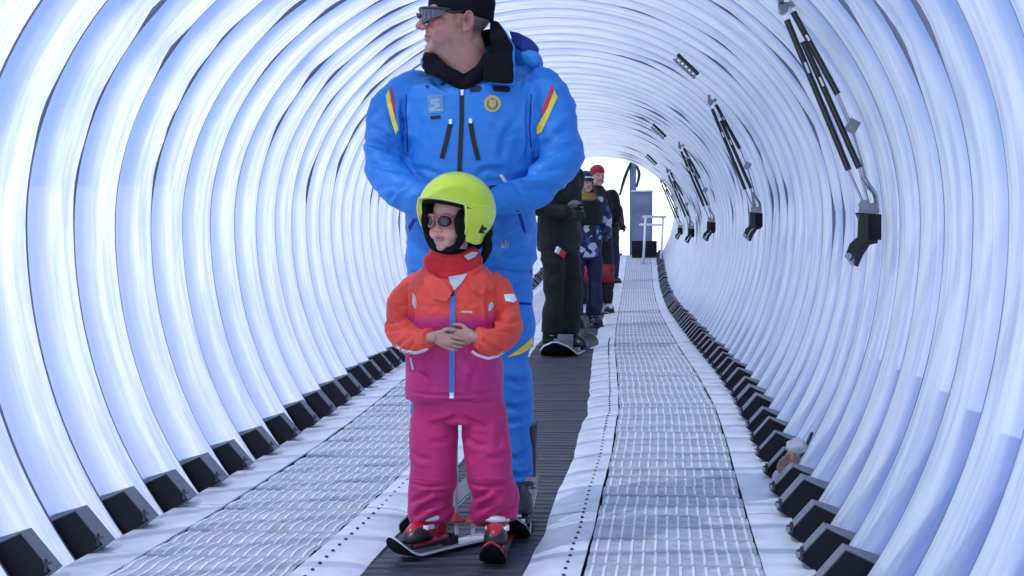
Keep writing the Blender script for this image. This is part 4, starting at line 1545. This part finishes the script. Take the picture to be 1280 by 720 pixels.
    def shell(rx, ry, rz, dz, name, na=96, nv=22):
        vs, fs = [], []
        for i in range(na):
            a = -math.pi + 2 * math.pi * i / na
            e = edge(a, dz)
            for j in range(nv + 1):
                th = math.radians(89.5) + (e - math.radians(89.5)) * j / nv
                k = 1.0 if th > 0 else (1 - .10 * (th / 1.0) ** 2)
                q = (rx * math.cos(max(th, -.62)) * math.sin(a) * k, -ry * math.cos(max(th, -.62)) * math.cos(a) * k, rz * math.sin(th))
                vs.append(q)
        for i in range(na):
            i2 = (i + 1) % na
            for j in range(nv):
                fs.append((i * (nv + 1) + j, i * (nv + 1) + j + 1, i2 * (nv + 1) + j + 1, i2 * (nv + 1) + j))
        return MB().add(vs, fs).mesh(name, True)
    hm = modmesh(shell(.1165, .129, .117, 0, 'helmet'), [('SOLIDIFY', dict(thickness=.010, offset=-1)), ('BEVEL', dict(width=.0028, segments=2, limit_method='ANGLE', angle_limit=math.radians(50))), ('SUBSURF', dict(levels=1, render_levels=1))])
    hm.transform(HH)
    hm.polygons.foreach_set('use_smooth', [True] * len(hm.polygons))
    ho = link('helmet', hm, M['lime'], p)
    ln = modmesh(shell(.1055, .118, .107, -5, 'helmet_liner'), [('SOLIDIFY', dict(thickness=.016, offset=-1))])
    ln.transform(HH)
    link('helmet_liner', ln, M['black_cloth'], ho)
    # rim trim following the shell edge across the brow
    pts = []
    for k in range(61):
        a = math.radians(-60 + 120 * k / 60)
        th = edge(a, 1.2)
        pts.append(HH @ Vector((.1175 * math.cos(th) * math.sin(a), -.130 * math.cos(th) * math.cos(a), .117 * math.sin(th))))
    link('rim_trim', MB().tube(pts, .0032, n=8, sub=1).mesh('rim_trim', True), M['lime_light'], ho)
    # vents and ear mark
    bvh_h = BVHTree.FromPolygons([v.co + base for v in hm.vertices], [tuple(q.vertices) for q in hm.polygons])
    decal('vent', bvh_h, [(574, 257), (580, 257), (590, 261), (580, 260)], Y, M['black_zip'], ho, .001)
    decal('ear_mark', bvh_h, [(598, 291), (603, 280), (605, 284), (608, 284), (608, 290), (604, 292)], Y, M['black_zip'], ho, .001)
    decal('shell_seam', bvh_h, strip_poly([(533, 243), (555, 246), (578, 252), (600, 257), (620, 257)], 1.0), Y, M['lime_light'], ho, .0008)
    # chin strap
    pads = MB()
    for s in (-1, 1):
        pads.ell(HH @ Vector((s * .064, -.052, -.045)), (.018, .032, .046), rot=(RZ(-.50)).to_3x3(), n=18)
        pads.tube([HH @ Vector((s * .066, -.045, -.080)), HH @ Vector((s * .046, -.045, -.118)), HH @ Vector((0, -.048, -.138))], [.015, .011, .008], n=12)
    pads.ell(px(567, 320, -.005), (.056, .054, .030), n=20)
    link('cheek_pads', fuse(pads, 'cheek_pads', .0035, 3), M['black_cloth'], ho)
    build_head_glasses(p, HM, M['lens_child'], M['pink_frame'], oval=True)
    # dark hair below the helmet
    hb = MB()
    for s in (-1, 1):
        hb.tube([HH @ Vector((s * .072, .065, -.055)), HH @ Vector((s * .080, .075, -.10)), HH @ Vector((s * .070, .07, -.15))], [.012, .016, .010], n=12)
    hb.tube([HH @ Vector((-.06, .09, -.06)), HH @ Vector((0, .10, -.09)), HH @ Vector((.06, .09, -.06))], [.02, .03, .02], n=12)
    hme = fuse(hb, 'hair', .004, 3)
    link('hair', hme, M['black_cloth'], p)

    # boots and skis
    for x, yy, hd in ((540, 686, -.48), (621, 691, .05)):
        q = P(x, yy, Y); q.z = g + .016; q.y = Y + .01
        bo = ski_boot(p, q, hd, .70, M['boot_red'], M['boot_dark'], M['white'], nb=2)
        k = MB()
        k.tube([q + Vector((-.024, -.062, .086)), q + Vector((0, -.070, .087)), q + Vector((.024, -.062, .086))], [.009, .012, .009], n=12)
        link('cuff_band', k.mesh('cuff_band', True), M['white'], bo)
    for x, yy, hd, lab, fr in ((540, 686, -.55, 'short white and red child ski turned sideways with black upturned tip', .20),
                               (621, 691, .03, 'short child ski pointing at the camera with black upturned tip under the right boot', .235)):
        q = P(x, yy, Y); q.z = g - .016; q.y = Y + .01
        ski('ski', q, hd, .46 if hd < -.1 else .60, fr, .078, lab, 'short skis of the child', M['white'] if hd < -.1 else M['ski_red'], M['black_plug'], None, tip=.125, tiph=.070, bs=.64)
kid()

# ---------- people farther up the belt
def rider(px_, Y, H, face, label, jacket, trousers, hat, arms=None, legs=None, boots=None, skin=(.5, .3, .25), vox=.011, group=None, extra=None, snow=False):
    x = P(px_, 300, Y).x
    base = Vector((x, Y, gz(Y) - .018))
    s = H / 1.78
    mt = T(base) @ RZ(face) @ S(s)
    HMl = T((0, -.02, 1.655))
    arms = arms or ([(-.20, 0, 1.42), (-.27, .02, 1.16), (-.20, -.17, 1.06)], [(.20, 0, 1.42), (.27, .02, 1.16), (.20, -.17, 1.06)])
    legs = legs or ([(-.10, 0, .90), (-.115, -.03, .50), (-.12, .01, .14)], [(.10, 0, .90), (.115, -.03, .50), (.12, .01, .14)])
    b = head_parts().xf(HMl)
    b.tube([(0, .01, 1.60), (0, .01, 1.40)], [.055, .065], n=16)
    b.tube([(0, 0, 1.42), (0, 0, 1.15), (0, 0, .9)], [.10, .10, .10], n=16)
    for a in arms:
        b.tube([(0, 0, 1.40)] + a, [.05, .045, .04, .03], n=12)
        d = (Vector(a[2]) - Vector(a[1])).normalized()
        b.join(hand_parts(a[2], d, (-1 if a[2][0] > 0 else 1, 0, -.2), (0, -.3, 1), 1.0, (.4, .6, .5)))
    for l in legs:
        b.tube([(0, 0, .95)] + l, [.08, .06, .05, .045], n=12)
    b.xf(mt)
    me = fuse(b, 'person', .0065, 2)
    skin_tints(me, (mt @ HMl).inverted(), 1, skin, (.4, .16, .15), (.55, .25, .2), hair=(.06, .045, .035), hand=(.012, .012, .014))
    p = link('person', me, M['skin'])
    me.transform(T(-base)); p.location = base
    tag(p, label, 'person', group)
    j = MB()
    j.loft([((0, 0, .80), .185, .135), ((0, 0, .90), .20, .15), ((0, 0, 1.10), .185, .14), ((0, 0, 1.28), .20, .145), ((0, .0, 1.42), .19, .12), ((0, .01, 1.50), .10, .085), ((0, .01, 1.54), .075, .075)], n=28, pw=2.3)
    for a in arms:
        e = Vector(a[2]) - (Vector(a[2]) - Vector(a[1])).normalized() * .01
        j.tube([a[0], a[1], e], [.082, .075, .056], n=20)
    j.xf(mt)
    jm = fuse(j, 'jacket', vox, 4)
    wrinkle(jm, [(.014, (6, 5, 9), False), (.010, (12, 9, 16), True)])
    jo = link('jacket', jm, jacket, p)
    t = MB()
    t.loft([((0, 0, .78), .17, .125), ((0, 0, .90), .175, .13), ((0, 0, 1.0), .16, .12)], n=24)
    for l in legs:
        t.tube(l, [.105, .088, .092], n=20, round_ends=False)
    t.xf(mt)
    tm = fuse(t, 'trousers', vox, 4)
    wrinkle(tm, [(.014, (7, 6, 9), False), (.012, (13, 9, 15), True)])
    to = link('trousers', tm, trousers, p)
    for l in legs:
        q = mt @ Vector((l[2][0], l[2][1], 0.012))
        ski_boot(p, q, face, s, boots or M['boot_dark'], M['boot_dark'], M['metal'], vox=.009)
    if hat is not None:
        kind, hm = hat
        c = MB()
        c.loft([((0, .012, .012), .080, .102), ((0, .012, .035), .088, .110), ((0, .012, .07), .086, .108), ((0, .012, .10), .072, .092), ((0, .012, .125), .045, .058), ((0, .012, .135), .01, .013)], n=28)
        if kind == 'helmet':
            for q in (-1, 1):
                c.ell((q * .080, .012, -.02), (.016, .045, .05), n=16)
        c.xf(mt @ HMl @ RX(-.08))
        h = link('helmet' if kind == 'helmet' else 'hat', fuse(c, 'hat', .006, 3), hm, p)
        if kind == 'helmet':
            gg = MB()
            rs = []
            for z, e in ((.022, .0), (.030, .006), (.052, .006), (.060, 0)):
                rs.append([Vector(((.092 + e) * math.sin(t), .012 - (.114 + e) * math.cos(t), z)) for t in [2 * math.pi * k / 28 for k in range(28)]])
            gg.rings(rs).xf(mt @ HMl)
            link('goggle_band', gg.mesh('goggle_band', True), M['white'], h)
            g2 = MB().ell((0, -.098, .028), (.066, .024, .024), n=18).xf(mt @ HMl)
            link('goggles', g2.mesh('goggles', True), M['black_plastic'], h)
    return p, mt, jo, to

# man in black riding behind the instructor
bp, bmt, bj, bt = rider(699, 12.0, 1.76, .85, 'person in black trousers and jacket with snowboard riding right behind the man in blue', M['black_fabric'], M['black_fabric'], ('hat', M['black_cloth']),
      arms=([(-.20, 0, 1.42), (-.28, .02, 1.18), (-.14, -.22, 1.10)], [(.16, -.02, 1.40), (.13, .02, 1.15), (.0, -.17, 1.12)]),
      legs=([(-.085, 0, .90), (-.075, -.03, .50), (-.07, .01, .14)], [(.085, 0, .90), (.08, -.06, .50), (.075, -.03, .14)]), boots=M['black_fabric'])
link('sleeve_guard', MB().tube([(.13, .02, 1.15), (.01, -.16, 1.125)], [.088, .076], n=18).xf(bmt).mesh('sleeve_guard', True), M['grey_fabric'], bj)
for i, (a, m) in enumerate((((-.12, -.115, .80), M['white']), ((-.09, -.12, .78), M['red']))):
    link('hip_tag', MB().box((0, 0, 0), (.06, .02, .05), Matrix.Rotation(.5, 3, 'Y')).xf(bmt @ T(a)).mesh('hip_tag'), m, bt)

def snowboard():
    Y = 11.75
    pos = Vector((P(706, 300, Y).x, Y, gz(Y) - .018))
    root = empty('snowboard', pos, 'black snowboard with white edge under the person in black', 'snowboard')
    mt = RZ(-.12)
    n = 40
    L, W = 1.35, .29
    def body(z0, z1, ins):
        vs = []
        for i in range(n + 1):
            f = i / n
            y = .95 - L * f
            et = min(L * f, L * (1 - f))
            z = 0; wd = W * (.88 + .12 * abs(2 * f - 1))
            if et < .2:
                q = (.2 - et) / .2
                z = .10 * q * q
                wd *= math.sqrt(max(.015, 1 - q ** 2.6))
            h = wd / 2 - ins
            vs += [(-h, y, z + z0), (h, y, z + z0), (h, y, z + z1), (-h, y, z + z1)]
        fs = []
        for i in range(n):
            for j in range(4):
                fs.append((i * 4 + j, i * 4 + (j + 1) % 4, (i + 1) * 4 + (j + 1) % 4, (i + 1) * 4 + j))
        fs += [(0, 1, 2, 3), tuple(n * 4 + q for q in (3, 2, 1, 0))]
        return MB().add(vs, fs).xf(mt)
    link('running_base', body(0, .005, .002).mesh('running_base'), M['black_plug'], root, world=False)
    link('edge_band', body(.005, .016, -.004).mesh('edge_band'), M['white'], root, world=False)
    link('deck', body(.016, .020, .006).mesh('deck'), M['boot_dark'], root, world=False)
    for y in (-.02, .30):
        b = MB().box((0, y, .034), (.24, .10, .028)).box((0, y + .05, .09), (.12, .02, .11)).xf(mt)
        link('binding', b.mesh('binding'), M['metal'], root, world=False)
snowboard()

q1 = rider(731, 15.6, 1.60, .45, 'rider in blue and white blotched jacket with white band on black helmet', M['print'], M['navy'], ('helmet', M['black_plastic']), vox=.014)
c = MB()
for z, r in ((1.50, .10), (1.46, .115)):
    pts = [Vector((r * math.cos(t), .01 + r * .9 * math.sin(t), z)) for t in [2 * math.pi * k / 12 for k in range(13)]]
    c.tube(pts, .04, n=10, sub=2, up=(0, 0, 1))
link('scarf', fuse(c.xf(q1[1]), 'scarf', .008, 2), M['ochre'], q1[0])
v = MB().loft([((0, 0, 1.16), .205, .16), ((0, 0, 1.30), .215, .165), ((0, 0, 1.43), .20, .135), ((0, .01, 1.51), .11, .10)], n=24, pw=2.3)
link('vest', fuse(v.xf(q1[1]), 'vest', .012, 4), M['black_fabric'], q1[2])
h = MB()
for s in (-1, 1):
    h.tube([(s * .075, .03, 1.66), (s * .095, -.01, 1.55), (s * .10, -.05, 1.44)], [.03, .038, .02], n=10)
link('hair', fuse(h.xf(q1[1]), 'hair', .008, 2), M['brown'], q1[0])

q2 = rider(746, 18.8, 1.84, .45, 'rider in black ski clothes with red knee panels and red hat, behind the blotched jacket', M['black_fabric'], M['black_fabric'], ('hat', M['red_fabric']), vox=.016, boots=M['white'])
for l in (-.115, .115):
    link('knee_panel', MB().tube([(l, -.02, .60), (l, -.025, .38)], [.100, .100], n=18, round_ends=False).xf(q2[1]).mesh('knee_panel', True), M['red_fabric'], q2[3])
q3 = rider(762, 27.0, 1.66, .7, 'farthest rider in dark jacket with red sleeves beside the white snow near the tunnel end', M['black_fabric'], M['navy'], ('hat', M['black_cloth']), vox=.018)
for a in ([(-.20, 0, 1.42), (-.27, .02, 1.16)], [(.20, 0, 1.42), (.27, .02, 1.16)]):
    link('sleeve', MB().tube(a, [.094, .086], n=16).xf(q3[1]).mesh('sleeve', True), M['red_fabric'], q3[2])

# ------------------------------------------------------------------ things at the far end of the tunnel
def control_box():
    Y = 33.2
    a, b = P(790, 318, Y), P(821, 318, Y)
    z0 = gz(Y) + .004
    ctr = Vector(((a.x + b.x) / 2, Y, z0))
    root = empty('control_cabinet', ctr, 'blue-grey control cabinet on dark plinth at the tunnel end', 'cabinet')
    zt = P(800, 240, Y).z
    zm = P(800, 301, Y).z
    bx = MB().box((a.x + .22, Y, (zt + zm) / 2), (.44, .40, zt - zm))
    c = link('casing', bx.mesh('casing'), M['box_grey'], root)
    link('lid', MB().box((a.x + .22, Y - .01, zt + .015), (.47, .44, .03)).mesh('lid'), M['strip'], c)
    link('door_panel', MB().box((a.x + .22, Y - .206, (zt + zm) / 2), (.37, .016, (zt - zm) * .86)).mesh('door_panel'), M['box_grey'], c)
    link('handle', MB().box((a.x + .38, Y - .222, (zt + zm) / 2), (.02, .02, .10)).mesh('handle'), M['metal'], c)
    link('plinth', MB().box((ctr.x, Y, (z0 + zm) / 2 - .002), (b.x - a.x, .44, zm - z0)).mesh('plinth'), M['black_plug'], root)
    # post with dark arms
    p0 = P(791, 300, Y + .5); p1 = P(791, 196, Y + .5)
    post = empty('grey_post', Vector((p0.x, p0.y, gz(Y + .5))), 'grey post with dark cable brackets behind the control cabinet', 'post')
    link('pole', MB().box((p0.x, p0.y, (gz(Y + .5) + p1.z) / 2), (.14, .12, p1.z - gz(Y + .5))).mesh('pole'), M['box_grey'], post)
    link('cable_bracket', MB().tube([P(788, 205, Y + .4), P(781, 222, Y + .4), P(775, 243, Y + .4)], [.03, .035, .025], n=10).mesh('cable_bracket', True), M['black_plastic'], post)
    link('cable_bracket', MB().tube([P(796, 208, Y + .4), P(799, 218, Y + .4), P(796, 233, Y + .4)], [.03, .035, .025], n=10).mesh('cable_bracket', True), M['black_plastic'], post)
control_box()

def barrier():
    Y = 31.4
    r = empty('white_barrier', Vector((P(808, 310, Y).x, Y, gz(Y))), 'white tubular barrier leaning before the control cabinet', 'barrier')
    zf = gz(Y) + .006
    def leg(a, b):
        link('leg', MB().tube([a, b], .025, n=10, round_ends=False).mesh('leg', True), M['white'], r)
    t1, t2 = P(807, 271, Y), P(829, 271, Y)
    l1 = Vector((P(804, 312, Y).x, Y - .15, zf)); l2 = Vector((P(826, 312, Y).x, Y - .15, zf))
    leg(l1, t1); leg(l2, t2)
    leg(Vector((l1.x, Y + .3, zf)), t1); leg(Vector((l2.x, Y + .3, zf)), t2)
    link('top_rail', MB().tube([t1 - Vector((.04, 0, 0)), t2 + Vector((.04, 0, 0))], .028, n=10).mesh('top_rail', True), M['white'], r)
    link('mid_rail', MB().tube([P(800, 281, Y), P(828, 281, Y)], .025, n=10).mesh('mid_rail', True), M['white'], r)
barrier()

# crumpled bag squeezed between two foot brackets on the right
def bag():
    Y = 6.0
    root = empty('crumpled_bag', P(985, 603, Y), 'crumpled brown bag in clear film wedged against the wall foot on the right', 'bag')
    c = P(985, 590, Y)
    mb = MB().ell(c, (.045, .07, .06), n=20).ell(c + Vector((.02, .03, .04)), (.03, .05, .045), n=16)
    me = fuse(mb, 'bag_body', .006, 2)
    wrinkle(me, [(.03, (16, 16, 16), True), (.012, (40, 40, 40), True)])
    link('bag_body', me, M['bag'], root)
    mb = MB().ell(c + Vector((.035, .06, .075)), (.04, .07, .05), n=16).ell(c + Vector((-.015, .0, -.03)), (.05, .08, .04), n=16)
    me = fuse(mb, 'film', .006, 2)
    wrinkle(me, [(.035, (14, 14, 18), True), (.012, (40, 40, 40), True)])
    link('film', me, M['bag_clear'], root)
    link('strap_end', MB().tube([c + Vector((.06, .07, .06)), c + Vector((.10, .10, .14))], .007, n=8).mesh('strap_end', True), M['boot_dark'], root)
bag()
